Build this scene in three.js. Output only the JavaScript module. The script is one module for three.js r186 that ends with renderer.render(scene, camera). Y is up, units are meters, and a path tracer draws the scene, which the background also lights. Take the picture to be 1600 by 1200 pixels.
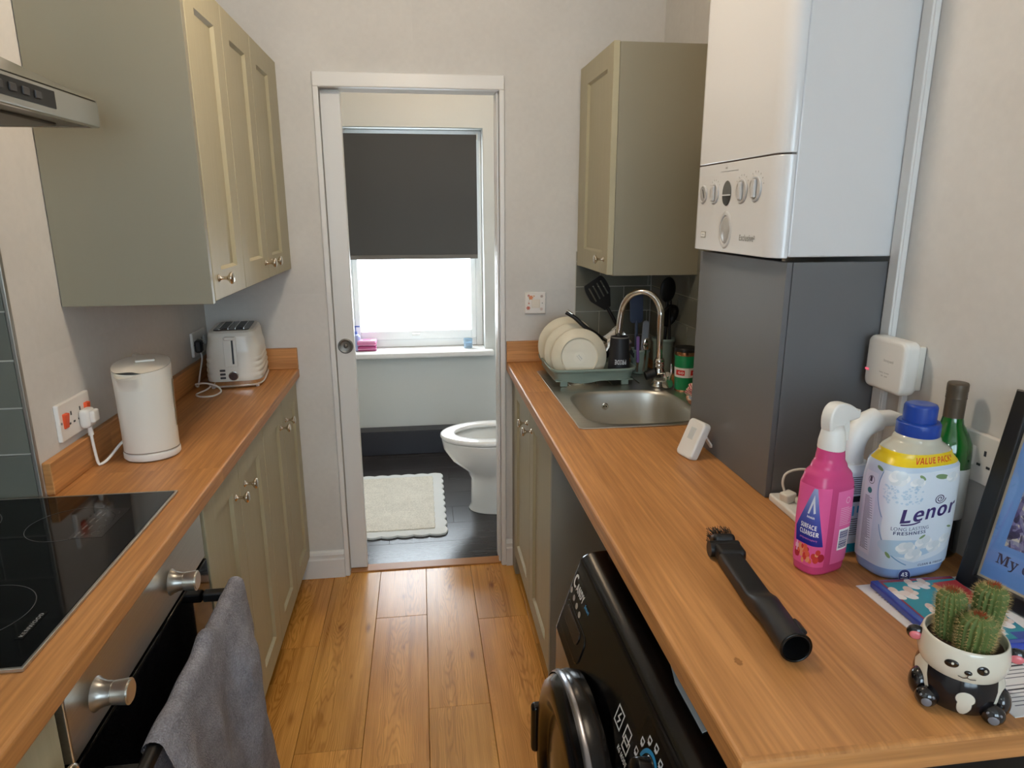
import * as THREE from 'three';
import { RoundedBoxGeometry } from 'three/addons/geometries/RoundedBoxGeometry.js';
import { mergeGeometries } from 'three/addons/utils/BufferGeometryUtils.js';
import { RectAreaLightUniformsLib } from 'three/addons/lights/RectAreaLightUniformsLib.js';

// ---------------------------------------------------------------- camera, light, exposure
const scene = new THREE.Scene();
const D2R = Math.PI / 180;
const camera = new THREE.PerspectiveCamera(2 * Math.atan(600 / 1059.1) / D2R, 1600 / 1200, 0.02, 60);
camera.position.set(0, 1.5, 0);
camera.rotation.order = 'YXZ';
camera.rotation.set(-14.209 * D2R, -7.559 * D2R, -0.1156 * D2R);
const renderer = new THREE.WebGLRenderer({ antialias: true });
renderer.toneMapping = THREE.LinearToneMapping;
renderer.toneMappingExposure = 1.0;
renderer.shadowMap.enabled = true;
RectAreaLightUniformsLib.init();
scene.background = new THREE.Color().setRGB(0.79, 0.91, 1.0);      // overcast sky outside both windows
scene.backgroundIntensity = 7.8;
const LAMP = { color: [1.0, 0.83, 0.64], power: 1.65, at: [-0.03, 2.30, -1.45] };   // warm ceiling light
const BATH_LAMP = { color: [1.0, 0.72, 0.46], power: 1.05, at: [0.1, 2.30, -3.45] };   // warm ceiling light in the bathroom
const DAY_BATH = { color: [0.96, 0.98, 1.0], power: 9.0 };          // daylight at the bathroom window
const DAY_REAR = { color: [0.35, 0.68, 1.0], power: 1.6 };          // daylight at the window behind the camera
const FLASH = { color: [0.93, 0.96, 1.0], power: 0.12 };            // the small flash beside the lens
{
  const bath = new THREE.RectAreaLight(new THREE.Color().setRGB(...DAY_BATH.color), DAY_BATH.power, 0.86, 1.3);
  bath.position.set(-0.04, 1.32, -4.62); bath.lookAt(-0.04, 1.2, -2.0); scene.add(bath); bath.name = 'bathroom_daylight';
  const rear = new THREE.RectAreaLight(new THREE.Color().setRGB(...DAY_REAR.color), DAY_REAR.power, 1.5, 1.15);
  rear.position.set(0.1, 1.6, 2.25); rear.lookAt(0.1, 1.55, 0); scene.add(rear); rear.name = 'rear_daylight';
  const flash = new THREE.PointLight(new THREE.Color().setRGB(...FLASH.color), FLASH.power);
  flash.position.set(0.05, 1.55, -0.02); flash.castShadow = true; flash.shadow.radius = 0.6; scene.add(flash); flash.name = 'camera_flash';
}

// ---------------------------------------------------------------- helpers
let seed = 12345;
const rnd = () => { seed = (seed * 1664525 + 1013904223) >>> 0; return seed / 4294967296; };
const rr = (a, b) => a + (b - a) * rnd();
const C = (r, g, b) => new THREE.Color().setRGB(r / 255, g / 255, b / 255, THREE.SRGBColorSpace);
const taken = {};
const numbered = (n) => { const k = taken[n] = (taken[n] ?? -1) + 1; return k ? n + '_' + String(k).padStart(3, '0') : n; };
function mesh(name, geo, mat, parent = scene) {
  const m = new THREE.Mesh(Array.isArray(geo) ? M(...geo) : geo, mat);
  m.name = parent === scene ? numbered(name) : name; m.castShadow = m.receiveShadow = true; parent.add(m); return m;
}
function tag(o, label, category, group) { o.userData = { label, category }; if (group) o.userData.group = group; return o; }
function thing(name, label, category, pos = [0, 0, 0], turn = 0, group) {
  const g = new THREE.Group(); g.name = numbered(name); g.position.set(...pos); g.rotation.y = turn; scene.add(g); return tag(g, label, category, group);
}
function struct(name, geo, mat, label) {
  const m = mesh(name, geo, mat); m.userData = { kind: 'structure' }; if (label) m.userData.label = label; return m;
}
function clean(g) {                                                 // position + normal + uv, not indexed, so that anything merges
  if (g.index) g = g.toNonIndexed();
  if (!g.attributes.normal) g.computeVertexNormals();
  if (!g.attributes.uv) g.setAttribute('uv', new THREE.BufferAttribute(new Float32Array(g.attributes.position.count * 2), 2));
  for (const k of Object.keys(g.attributes)) if (!['position', 'normal', 'uv'].includes(k)) g.deleteAttribute(k);
  g.morphAttributes = {}; g.clearGroups(); return g;
}
const M = (...gs) => gs.length === 1 ? gs[0] : mergeGeometries(gs.map(clean));
function T(g, p = [0, 0, 0], r = [0, 0, 0], s = [1, 1, 1]) {
  g.applyMatrix4(new THREE.Matrix4().compose(new THREE.Vector3(...p), new THREE.Quaternion().setFromEuler(new THREE.Euler(...r)), new THREE.Vector3(...s))); return g;
}
const box = (w, h, d, p = [0, 0, 0], r = [0, 0, 0]) => T(new THREE.BoxGeometry(w, h, d), p, r);
const rbox = (w, h, d, rad = 0.003, p = [0, 0, 0], r = [0, 0, 0], seg = 2) => T(new RoundedBoxGeometry(w, h, d, seg, Math.min(rad, w / 2.01, h / 2.01, d / 2.01)), p, r);
const span = (x0, x1, y0, y1, z0, z1, rad = 0) => {
  const w = Math.abs(x1 - x0), h = Math.abs(y1 - y0), d = Math.abs(z1 - z0), p = [(x0 + x1) / 2, (y0 + y1) / 2, (z0 + z1) / 2];
  return rad ? rbox(w, h, d, rad, p) : box(w, h, d, p);
};
const cyl = (r1, r2, h, p = [0, 0, 0], r = [0, 0, 0], seg = 32) => T(new THREE.CylinderGeometry(r1, r2, h, seg), p, r);
const lathe = (pts, seg = 40) => new THREE.LatheGeometry(pts.map(([x, y]) => new THREE.Vector2(x, y)), seg);
const curve = (pts, closed = false, tension = 0.5) => new THREE.CatmullRomCurve3(pts.map((p) => new THREE.Vector3(...p)), closed, 'catmullrom', tension);
const tube = (pts, r, seg = 40, rad = 10) => new THREE.TubeGeometry(curve(pts), seg, r, rad, false);
const ball = (r, p = [0, 0, 0], s = [1, 1, 1], a = 24, b = 16) => T(new THREE.SphereGeometry(r, a, b), p, [0, 0, 0], s);
function shapeRR(x0, x1, y0, y1, r) {
  const s = new THREE.Shape(); s.moveTo(x0 + r, y0); s.lineTo(x1 - r, y0); s.absarc(x1 - r, y0 + r, r, -Math.PI / 2, 0); s.lineTo(x1, y1 - r); s.absarc(x1 - r, y1 - r, r, 0, Math.PI / 2);
  s.lineTo(x0 + r, y1); s.absarc(x0 + r, y1 - r, r, Math.PI / 2, Math.PI); s.lineTo(x0, y0 + r); s.absarc(x0 + r, y0 + r, r, Math.PI, 1.5 * Math.PI); return s;
}
const ext = (s, depth, bevel = 0, seg = 2, curveSegments = 16) => new THREE.ExtrudeGeometry(s, { depth: depth - 2 * bevel, bevelEnabled: bevel > 0, bevelSize: bevel, bevelThickness: bevel, bevelOffset: -bevel, bevelSegments: seg, curveSegments }).translate(0, 0, bevel);
function quads(list) {                                              // flat-shaded quads, corners counter-clockwise seen from outside
  const p = [], uv = [];
  for (const [a, b, c, d] of list) { p.push(...a, ...b, ...c, ...a, ...c, ...d); uv.push(0, 0, 1, 0, 1, 1, 0, 0, 1, 1, 0, 1); }
  const g = new THREE.BufferGeometry(); g.setAttribute('position', new THREE.Float32BufferAttribute(p, 3)); g.setAttribute('uv', new THREE.Float32BufferAttribute(uv, 2)); g.computeVertexNormals(); return g;
}
function grid(nu, nv, f, closedU = false) {                         // smooth surface from f(u, v) -> [x, y, z]
  const p = [], uv = [], ix = [];
  for (let j = 0; j <= nv; j++) for (let i = 0; i <= nu; i++) { p.push(...f(i / nu, j / nv)); uv.push(i / nu, j / nv); }
  for (let j = 0; j < nv; j++) for (let i = 0; i < nu; i++) { const a = j * (nu + 1) + i, b = a + 1, c = a + nu + 1, d = c + 1; ix.push(a, b, d, a, d, c); }
  const g = new THREE.BufferGeometry(); g.setAttribute('position', new THREE.Float32BufferAttribute(p, 3)); g.setAttribute('uv', new THREE.Float32BufferAttribute(uv, 2)); g.setIndex(ix); g.computeVertexNormals();
  if (closedU) { const n = g.attributes.normal, v = new THREE.Vector3(), w = new THREE.Vector3(); for (let j = 0; j <= nv; j++) { const a = j * (nu + 1), b = a + nu; v.fromBufferAttribute(n, a).add(w.fromBufferAttribute(n, b)).normalize(); n.setXYZ(a, v.x, v.y, v.z); n.setXYZ(b, v.x, v.y, v.z); } }
  return g;
}
// bottles: profile rows [y, half width x, half depth z, roundness exponent]
function prof(P, y) {
  let i = 0; while (i < P.length - 2 && y > P[i + 1][0]) i++;
  const a = P[i], b = P[i + 1], t = Math.min(1, Math.max(0, (y - a[0]) / (b[0] - a[0] || 1))), s = t * t * (3 - 2 * t), k = b[4] ? t : s;
  return [a[1] + (b[1] - a[1]) * k, a[2] + (b[2] - a[2]) * k, a[3] + (b[3] - a[3]) * k];
}
function onBottle(P, th, y, off = 0) {
  const [hx, hz, n] = prof(P, y), c = Math.cos(th), s = Math.sin(th), k = Math.pow(Math.pow(Math.abs(c), n) + Math.pow(Math.abs(s), n), -1 / n);
  return [(hx + off) * c * k, y, (hz + off) * s * k];
}
const bottle = (P, nu = 64, nv = 48) => {
  const y0 = P[0][0], y1 = P[P.length - 1][0];
  const side = grid(nu, nv, (u, v) => onBottle(P, -u * 2 * Math.PI, y0 + (y1 - y0) * v), true);
  const cap = (y, up) => grid(nu, 2, (u, v) => { const p = onBottle(P, (up ? 1 : -1) * -u * 2 * Math.PI, y); return [p[0] * (1 - v), y, p[2] * (1 - v)]; });
  return M(side, cap(y0, false), cap(y1, true));
};
const patch = (P, th0, th1, y0, y1, off = 0.0006, nu = 32, nv = 24) => grid(nu, nv, (u, v) => onBottle(P, th0 + (th1 - th0) * u, y0 + (y1 - y0) * v, off));
// value noise
const hash = (x, y) => { let h = (x * 374761393 + y * 668265263) | 0; h = Math.imul(h ^ (h >>> 13), 1274126177); return ((h ^ (h >>> 16)) >>> 0) / 4294967296; };
function noise(x, y) {
  const xi = Math.floor(x), yi = Math.floor(y), u = x - xi, v = y - yi, a = u * u * (3 - 2 * u), b = v * v * (3 - 2 * v);
  const p = hash(xi, yi), q = hash(xi + 1, yi), r = hash(xi, yi + 1), s = hash(xi + 1, yi + 1);
  return p + (q - p) * a + (r - p) * b + (p - q - r + s) * a * b;
}
const fbm = (x, y, o = 4) => { let s = 0, a = 0.5, n = 0; for (let i = 0; i < o; i++) { s += a * noise(x, y); n += a; x = x * 2.03 + 17.1; y = y * 2.03 + 9.7; a *= 0.5; } return s / n; };
function dataTex(w, h, f, srgb = true) {
  const d = new Uint8Array(w * h * 4);
  for (let y = 0; y < h; y++) for (let x = 0; x < w; x++) { const c = f(x / w, y / h, x, y), i = (y * w + x) * 4; d[i] = Math.max(0, Math.min(255, c[0])); d[i + 1] = Math.max(0, Math.min(255, c[1])); d[i + 2] = Math.max(0, Math.min(255, c[2])); d[i + 3] = 255; }
  const t = new THREE.DataTexture(d, w, h); t.wrapS = t.wrapT = THREE.RepeatWrapping; t.magFilter = THREE.LinearFilter; t.minFilter = THREE.LinearMipmapLinearFilter; t.generateMipmaps = true; t.needsUpdate = true; if (srgb) t.colorSpace = THREE.SRGBColorSpace; return t;
}
function canvasTex(w, h, draw) {
  const c = document.createElement('canvas'); c.width = w; c.height = h; const x = c.getContext('2d'); draw(x, w, h);
  const t = new THREE.CanvasTexture(c); t.colorSpace = THREE.SRGBColorSpace; t.magFilter = THREE.LinearFilter; return t;
}
function boxUV(g, s = 1, along = 'z', off = [0, 0], across = 1) {               // uv in metres / s from the face's direction; u runs along the grain
  g = clean(g); const p = g.attributes.position, n = g.attributes.normal, uv = g.attributes.uv;
  for (let i = 0; i < p.count; i++) {
    const ax = Math.abs(n.getX(i)), ay = Math.abs(n.getY(i)), az = Math.abs(n.getZ(i)), x = p.getX(i), y = p.getY(i), z = p.getZ(i); let u, v;
    if (ay >= ax && ay >= az) [u, v] = along === 'z' ? [z, x] : [x, z]; else if (ax >= az) [u, v] = [z, y]; else [u, v] = along === 'y' ? [y, x] : [x, y];
    if (along === 'y' && ax >= az && ax > ay) [u, v] = [y, z];
    uv.setXY(i, u / s + off[0], v / (s * across) + off[1]);
  }
  return g;
}
const std = (color, roughness = 0.6, metalness = 0, extra = {}) => new THREE.MeshStandardMaterial({ color, roughness, metalness, ...extra });
const phys = (color, roughness = 0.6, extra = {}) => new THREE.MeshPhysicalMaterial({ color, roughness, ...extra });
const flat2 = (t, roughness = 0.6, extra = {}) => new THREE.MeshStandardMaterial({ map: t, roughness, ...extra });

function decal(wd, ht, color, draw, rough = 0.3) {                   // print without a ground: the letters mask a flat colour
  const t = canvasTex(256, Math.max(16, Math.round(256 * ht / wd)), (c, W, H) => { c.fillStyle = '#000'; c.fillRect(0, 0, W, H); c.fillStyle = c.strokeStyle = '#fff'; draw(c, W, H); }); t.colorSpace = THREE.NoColorSpace;
  return new THREE.MeshStandardMaterial({ color, roughness: rough, alphaMap: t, transparent: true });
}

// ---------------------------------------------------------------- procedural surfaces
const texWorktop = dataTex(1024, 512, (u, v) => {                   // 1.6 m along, 0.8 m across: fine straight cherry grain in wide staves
  const px = u * 1.6, py = v * 0.8, stave = Math.floor(py / 0.2 + 100), so = hash(stave, 7) - 0.5;
  const f = fbm(px * 5 + stave * 31, py * 180, 4), g = fbm(px * 14, py * 420 + stave * 7, 3), b = fbm(px * 3 + 5, py * 14 + stave * 5, 3);
  const kn = Math.hypot((px - 1.441) / 0.0085, (py - 0.575) / 0.0048), k = (f - 0.5) * 46 + (g - 0.5) * 26 + (b - 0.5) * 34 + so * 8 - (kn < 1 ? 46 * (0.6 + 0.4 * kn) : 0);   // one small dark knot
  return [196 + k, 137 + k * 0.86, 80 + k * 0.66];
});
const texFloor = dataTex(2048, 1536, (u, v) => {                    // six boards of 0.1925 m, 1.3 m long, cathedral grain and knots
  const row = Math.floor(v * 6), a = v * 6 - row - 0.5, L = u * 1.3, ac = a * 0.1925, o = row * 13.7;
  const wob = fbm(L * 3 + o, ac * 14 + o, 4) - 0.5, cen = (hash(row, 3) - 0.5) * 0.08, d = ac - cen;
  const ring = L * 1.5 + 62 * d * d * (1.5 + hash(row, 5)) * 6 + wob * 2.8;
  const w = Math.pow(0.5 + 0.5 * Math.sin(ring * 26 + fbm(L * 8, ac * 60 + o, 3) * 8), 2.2), fine = fbm(L * 9 + o, ac * 800, 3) - 0.5, broad = fbm(L * 2.6 + o, ac * 16 + o, 4) - 0.5, streak = Math.max(0, fbm(L * 1.8 + o * 2, ac * 70 + o, 3) - 0.52);
  let k = -w * 24 + fine * 34 + broad * 56 - streak * 80;
  for (let i = 0; i < 3; i++) { const kx = hash(row, 20 + i) * 1.3, ky = (hash(row, 30 + i) - 0.5) * 0.14, q = Math.hypot((L - kx) * 0.32, ac - ky) / (0.003 + 0.006 * hash(row, 40 + i)); if (q < 3) k -= (40 + 30 * hash(row, 60 + i)) * Math.exp(-q * q); }
  return [214 + k + row % 3 * 2, 153 + k * 0.93 + row % 2 * 2, 74 + k * 0.66];
});
const texDark = dataTex(512, 512, (u, v) => { const f = fbm(u * 8, v * 160, 4) - 0.5, b = fbm(u * 5, v * 6, 3) - 0.5, k = f * 26 + b * 16; return [50 + k, 47 + k, 48 + k]; });
const bumpPlaster = dataTex(512, 512, (u, v) => { const k = 128 + (fbm(u * 60, v * 60, 4) - 0.5) * 110; return [k, k, k]; }, false);
const texPlaster = dataTex(512, 512, (u, v) => { const k = (fbm(u * 7, v * 7, 4) - 0.5) * 9 + (fbm(u * 90, v * 90, 2) - 0.5) * 5; return [217 + k, 214 + k, 209 + k]; });
const bumpGrain = dataTex(256, 512, (u, v) => { const k = 128 + (fbm(u * 120, v * 6, 3) - 0.5) * 120; return [k, k, k]; }, false);
const texTowel = dataTex(512, 512, (u, v) => { const k = (fbm(u * 150, v * 150, 2) - 0.5) * 46 + (fbm(u * 12, v * 12, 3) - 0.5) * 30; return [142 + k, 141 + k, 149 + k]; });
const bumpTowel = dataTex(512, 512, (u, v) => { const k = fbm(u * 170, v * 170, 2) * 255; return [k, k, k]; }, false);
const texRug = dataTex(512, 512, (u, v) => { const k = (fbm(u * 110, v * 160, 2) - 0.5) * 40 + (fbm(u * 9, v * 9, 3) - 0.5) * 16; return [219 + k, 214 + k, 201 + k]; });
const texSteel = dataTex(512, 512, (u, v) => { const k = (fbm(u * 4, v * 300, 3) - 0.5) * 24; return [205 + k, 202 + k, 195 + k]; });
const texPaintDoor = dataTex(256, 512, (u, v) => { const k = (fbm(u * 70, v * 5, 3) - 0.5) * 8; return [177 + k, 169 + k, 140 + k]; });

const mat = {
  wall: std(0xffffff, 0.85, 0, { map: texPlaster, bumpMap: bumpPlaster, bumpScale: 0.0003 }),
  ceiling: std(C(232, 230, 225), 0.9),
  bathWall: std(C(207, 209, 205), 0.8, 0, { bumpMap: bumpPlaster, bumpScale: 0.0005 }),
  gloss: std(C(232, 231, 228), 0.35),
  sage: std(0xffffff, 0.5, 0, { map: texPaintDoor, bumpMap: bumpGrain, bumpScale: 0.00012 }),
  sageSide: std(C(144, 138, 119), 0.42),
  under: std(C(120, 92, 66), 0.7),
  greyPanel: std(C(150, 149, 140), 0.5),
  worktop: std(0xffffff, 0.42, 0, { map: texWorktop }),
  floorWood: std(0xffffff, 0.27, 0, { map: texFloor }),
  floorUnder: std(C(70, 48, 28), 0.9),
  darkWood: std(0xffffff, 0.27, 0, { map: texDark }),
  darkPaint: std(C(46, 47, 54), 0.4),
  chrome: std(C(225, 222, 216), 0.13, 1),
  nickel: std(C(214, 205, 192), 0.2, 1),
  steel: std(0xffffff, 0.34, 1, { map: texSteel }),
  steelSmooth: std(C(190, 187, 180), 0.26, 1),
  blackGlass: phys(C(6, 6, 8), 0.06, { specularIntensity: 0.55 }),
  blackPlastic: std(C(17, 17, 18), 0.42),
  blackGloss: phys(C(7, 7, 8), 0.17, { specularIntensity: 0.75 }),
  whitePlastic: std(C(234, 232, 226), 0.34),
  creamPlastic: std(C(231, 227, 216), 0.28),
  socket: std(C(238, 234, 228), 0.35),
  orange: std(C(236, 92, 48), 0.4),
  rim: std(C(168, 164, 155), 0.35, 0.8),
  grout: std(C(196, 192, 178), 0.9),
  boiler: phys(C(224, 225, 226), 0.24, { clearcoat: 0.5, clearcoatRoughness: 0.08 }),
  grey: std(C(150, 150, 150), 0.4),
  darkGrey: std(C(58, 58, 60), 0.5),
  sagePlastic: std(C(128, 144, 134), 0.4),
  plate: std(C(222, 213, 190), 0.38),
  pane: phys(C(250, 252, 253), 0.4, { transmission: 1, thickness: 0, ior: 1.2 }),
  upvc: std(C(240, 242, 242), 0.3),
  ceramic: phys(C(238, 238, 234), 0.12, { clearcoat: 0.7 }),
};

// ---------------------------------------------------------------- the room
const XL = -0.815, XR = 0.935, ZB = -2.68, ZC = -1.472, CEIL = 2.4, TOP = 0.91;
const bu = (g) => boxUV(g, 1.2);
// floor: slab + boards as parts
const floor = struct('floor', span(-1.3, 1.05, -0.1, -0.014, 2.1, -2.70), mat.floorUnder, 'honey-coloured wood laminate floor of wide boards');
{
  const bx = [-1.177, -0.9845, -0.792, -0.5995, -0.407, -0.2145, -0.022, 0.1705, 0.363, 0.5555, 0.748, 0.9405, 1.05];
  const joint = [-1.9, -1.2, -2.0, -2.19, -1.685, -2.335, -1.82, -2.68 - 0.9, -2.1, -1.5, -2.3, -1.1];
  for (let i = 0; i < bx.length - 1; i++) {
    let z = joint[i]; while (z < ZB) z += 1.3; while (z - 1.3 > ZB) z -= 1.3;
    let z0 = ZB - 0.02, k = 0;
    for (let z1 = Math.min(z, 2.1); z0 < 2.1; z1 = Math.min(z1 + 1.3, 2.1)) {
      const row = (i * 5 + k * 2 + 1) % 6;
      const g = clean(rbox(bx[i + 1] - bx[i] - 0.0012, 0.014, z1 - z0 - 0.0012, 0.0012, [(bx[i] + bx[i + 1]) / 2, -0.007, (z0 + z1) / 2], [0, 0, 0], 1));
      const p = g.attributes.position, uv = g.attributes.uv, o = hash(i, k);
      for (let q = 0; q < p.count; q++) uv.setXY(q, (p.getZ(q) - z0) / 1.3 + o, (row + 0.02 + 0.96 * (p.getX(q) - bx[i]) / (bx[i + 1] - bx[i])) / 6);
      mesh('floor_board', g, mat.floorWood, floor);
      z0 = z1; k++;
    }
  }
}
struct('ceiling', span(-1.3, 1.05, CEIL, CEIL + 0.1, 2.1, -2.80), mat.ceiling);
// back wall with the pocket-door opening; left of the opening it is two skins with the pocket between them
const DX0 = -0.342, DX1 = 0.308, DH = 1.938;
struct('wall_back', [span(-1.3, DX0, 0, DH, ZB, ZB - 0.03), span(-1.3, DX0, 0, DH, -2.765, -2.795), span(-1.3, -1.16, 0, DH, -2.71, -2.765), span(DX1, 1.05, 0, DH, ZB, -2.795), span(-1.3, 1.05, DH, CEIL, ZB, -2.795)].map(bu), mat.wall, 'pale warm white plaster wall around the sliding door');
struct('wall_left', [span(-1.3, XL, 0, CEIL, ZC, ZB)].map(bu), mat.wall, 'pale plaster wall behind kettle and toaster');
struct('wall_left_recess', [span(-1.3, -1.16, 0, CEIL, 2.0, ZC)].map(bu), mat.wall);
struct('wall_right', [span(XR, 1.05, 0, CEIL, 2.0, ZB)].map(bu), mat.wall, 'pale plaster wall beside the boiler');
// wall behind the camera with a daylight window
struct('wall_front', [span(-1.3, -0.7, 0, CEIL, 2.0, 2.12), span(0.9, 1.05, 0, CEIL, 2.0, 2.12), span(-0.7, 0.9, 0, 1.0, 2.0, 2.12), span(-0.7, 0.9, 2.2, CEIL, 2.0, 2.12)].map(bu), mat.wall);
{
  const w = struct('window_2', [span(-0.7, -0.64, 1.0, 2.2, 2.04, 2.1), span(0.84, 0.9, 1.0, 2.2, 2.04, 2.1), span(-0.64, 0.84, 1.0, 1.06, 2.04, 2.1), span(-0.64, 0.84, 2.14, 2.2, 2.04, 2.1), span(0.07, 0.13, 1.06, 2.14, 2.04, 2.1)], mat.upvc);
  const clear = phys(C(250, 252, 253), 0.02, { transmission: 1, thickness: 0 });
  mesh('window_pane', span(-0.64, 0.07, 1.06, 2.14, 2.068, 2.072), clear, w); mesh('window_pane', span(0.13, 0.84, 1.06, 2.14, 2.068, 2.072), clear, w);
}
// bathroom shell
const BW = -4.25, wx0 = -0.47, wx1 = 0.392, wy0 = 0.655, wy1 = 1.985;
const bathFloor = struct('floor_bathroom', span(-1.1, 1.2, -0.1, -0.012, -2.70, -4.5), mat.floorUnder, 'dark wood-effect bathroom floor');
for (let i = 0; i < 9; i++) {
  const z1 = -2.742 - i * 0.19, z0 = Math.max(z1 - 0.19, -4.25); let x = -1.1 + (i % 3) * 0.31 - 0.6;
  for (; x < 1.2; x += 1.2) { const a = Math.max(x, -1.1), b = Math.min(x + 1.2, 1.2); if (b - a > 0.05) mesh('floor_board', boxUV(rbox(b - a - 0.001, 0.012, z1 - z0 - 0.001, 0.0008, [(a + b) / 2, -0.006, (z0 + z1) / 2], [0, 0, 0], 1), 1.1, 'x', [hash(i, 2), hash(i, 8)]), mat.darkWood, bathFloor); }
}
struct('wall_bathroom_back', [span(-1.1, wx0, 0, CEIL, BW, -4.5), span(wx1, 1.2, 0, CEIL, BW, -4.5), span(wx0, wx1, 0, wy0 - 0.0365, BW, -4.5), span(wx0, wx1, wy1, CEIL, BW, -4.5)].map(bu), mat.bathWall, 'pale blue-grey bathroom wall around the window');
struct('wall_bathroom_left', span(-1.2, -1.1, 0, CEIL, -2.795, -4.5), mat.bathWall);
struct('wall_bathroom_right', span(1.2, 1.3, 0, CEIL, -2.795, -4.5), mat.bathWall);
struct('ceiling_bathroom', span(-1.1, 1.2, CEIL, CEIL + 0.1, -2.795, -4.5), mat.ceiling);
struct('baseboard_bathroom_back', [span(-1.1, 1.2, 0.0, 0.15, -4.15, BW, 0.004), span(-1.1, 1.2, 0.15, 0.158, -4.146, BW, 0.003)], mat.darkPaint, 'dark painted pipe boxing along the bathroom wall');
struct('trim_2', M(ext(shapeRR(wx0 - 0.02, wx1 + 0.05, -0.07, -0.0005, 0.01), 0.036, 0.010, 3).rotateX(-Math.PI / 2).translate(0, wy0 - 0.036, BW), span(wx0 + 0.001, wx1 - 0.001, wy0 - 0.036, wy0 - 0.0002, BW + 0.001, -4.499)), mat.gloss, 'white painted window sill in the bathroom');
// bathroom window
{
  const zf = -4.38, fr = struct('window_1', [span(wx0 + 0.001, wx0 + 0.045, wy0 + 0.001, wy1 - 0.001, zf, zf - 0.07, 0.004), span(wx1 - 0.045, wx1 - 0.001, wy0 + 0.001, wy1 - 0.001, zf, zf - 0.07, 0.004), span(wx0 + 0.0455, wx1 - 0.0455, wy1 - 0.03, wy1 - 0.001, zf, zf - 0.07, 0.004), span(wx0 + 0.0455, wx1 - 0.0455, wy0 + 0.001, wy0 + 0.05, zf, zf - 0.07, 0.004)], mat.upvc, 'white framed bathroom window with bright frosted glass');
  const s0 = wx0 + 0.046, s1 = wx1 - 0.046, t0 = wy0 + 0.051, t1 = wy1 - 0.031;
  mesh('sash', [span(s0, s0 + 0.032, t0, t1, zf + 0.012, zf - 0.05, 0.004), span(s1 - 0.032, s1, t0, t1, zf + 0.012, zf - 0.05, 0.004), span(s0 + 0.0325, s1 - 0.0325, t0, t0 + 0.055, zf + 0.012, zf - 0.05, 0.004), span(s0 + 0.0325, s1 - 0.0325, t1 - 0.022, t1, zf + 0.012, zf - 0.05, 0.004)], mat.upvc, fr);
  mesh('window_pane', span(s0 + 0.028, s1 - 0.028, t0 + 0.05, t1 - 0.018, zf - 0.022, zf - 0.026), mat.pane, fr);
  mesh('window_catch', [rbox(0.05, 0.016, 0.014, 0.004, [-0.045, t0 + 0.032, zf + 0.018]), cyl(0.006, 0.006, 0.012, [-0.03, t0 + 0.032, zf + 0.028], [Math.PI / 2, 0, 0], 12)], mat.gloss, fr);
}
// architrave, threshold, skirtings
struct('trim_1', [span(-0.362, -0.342, 0, 1.938, ZB + 0.014, -2.70, 0.004), span(0.308, 0.328, 0, 1.938, ZB + 0.014, -2.70, 0.004), span(-0.362, 0.328, 1.936, 1.988, ZB + 0.016, -2.70, 0.005), span(0.300, 0.309, 0, 1.936, -2.698, -2.722, 0.002), span(0.300, 0.309, 0, 1.936, -2.750, -2.79, 0.002)], mat.gloss, 'white painted door surround of the bathroom doorway');
struct('trim_3', boxUV(span(-0.36, 0.31, -0.002, 0.006, -2.69, -2.748, 0.003), 0.9, 'x'), std(C(176, 120, 66), 0.4), 'narrow wooden threshold strip in the bathroom doorway');
function skirt(x0, x1) {
  const s = new THREE.Shape(); [[0, 0], [0.018, 0], [0.018, 0.082], [0.013, 0.088], [0.013, 0.096], [0.015, 0.104], [0.012, 0.114], [0.006, 0.120], [0, 0.120]].forEach(([x, y], i) => i ? s.lineTo(x, y) : s.moveTo(x, y));
  return T(ext(s, x1 - x0), [x0, 0, ZB], [0, -Math.PI / 2, 0]).applyMatrix4(new THREE.Matrix4().makeTranslation(0, 0, 0));
}
{
  const flip = (g, x0, x1) => { g.translate(-x0, 0, -ZB); g.rotateY(Math.PI); g.translate(x1, 0, ZB); return g; };
  const a = skirt(0, 0.20), b = skirt(0, 0.027); a.computeBoundingBox(); b.computeBoundingBox();
  for (const [g, x0] of [[a, -0.562], [b, 0.328]]) { g.computeBoundingBox(); const q = g.boundingBox; g.translate(x0 - q.min.x, 0, ZB - q.min.z); }
  struct('baseboard_back_left', a, mat.gloss, 'white moulded skirting board left of the doorway');
  struct('baseboard_back_right', b, mat.gloss, 'white moulded skirting board right of the doorway');
}
// sliding pocket door
{
  const d = struct('door_1', span(-1.06, -0.272, 0.008, 1.932, -2.717, -2.753, 0.004), mat.gloss, 'white sliding door drawn almost fully into the wall pocket');
  mesh('door_pull', [lathe([[0.0001, 0.0006], [0.019, 0.0006], [0.0215, 0.003], [0.026, 0.0045], [0.0295, 0.003], [0.030, 0]], 36).rotateX(Math.PI / 2).translate(-0.307, 0.985, -2.717), lathe([[0.0001, 0.004], [0.006, 0.0035], [0.008, 0.0006]], 20).rotateX(Math.PI / 2).translate(-0.307, 0.985, -2.717)], std(C(128, 124, 118), 0.38, 1), d);
}

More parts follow.
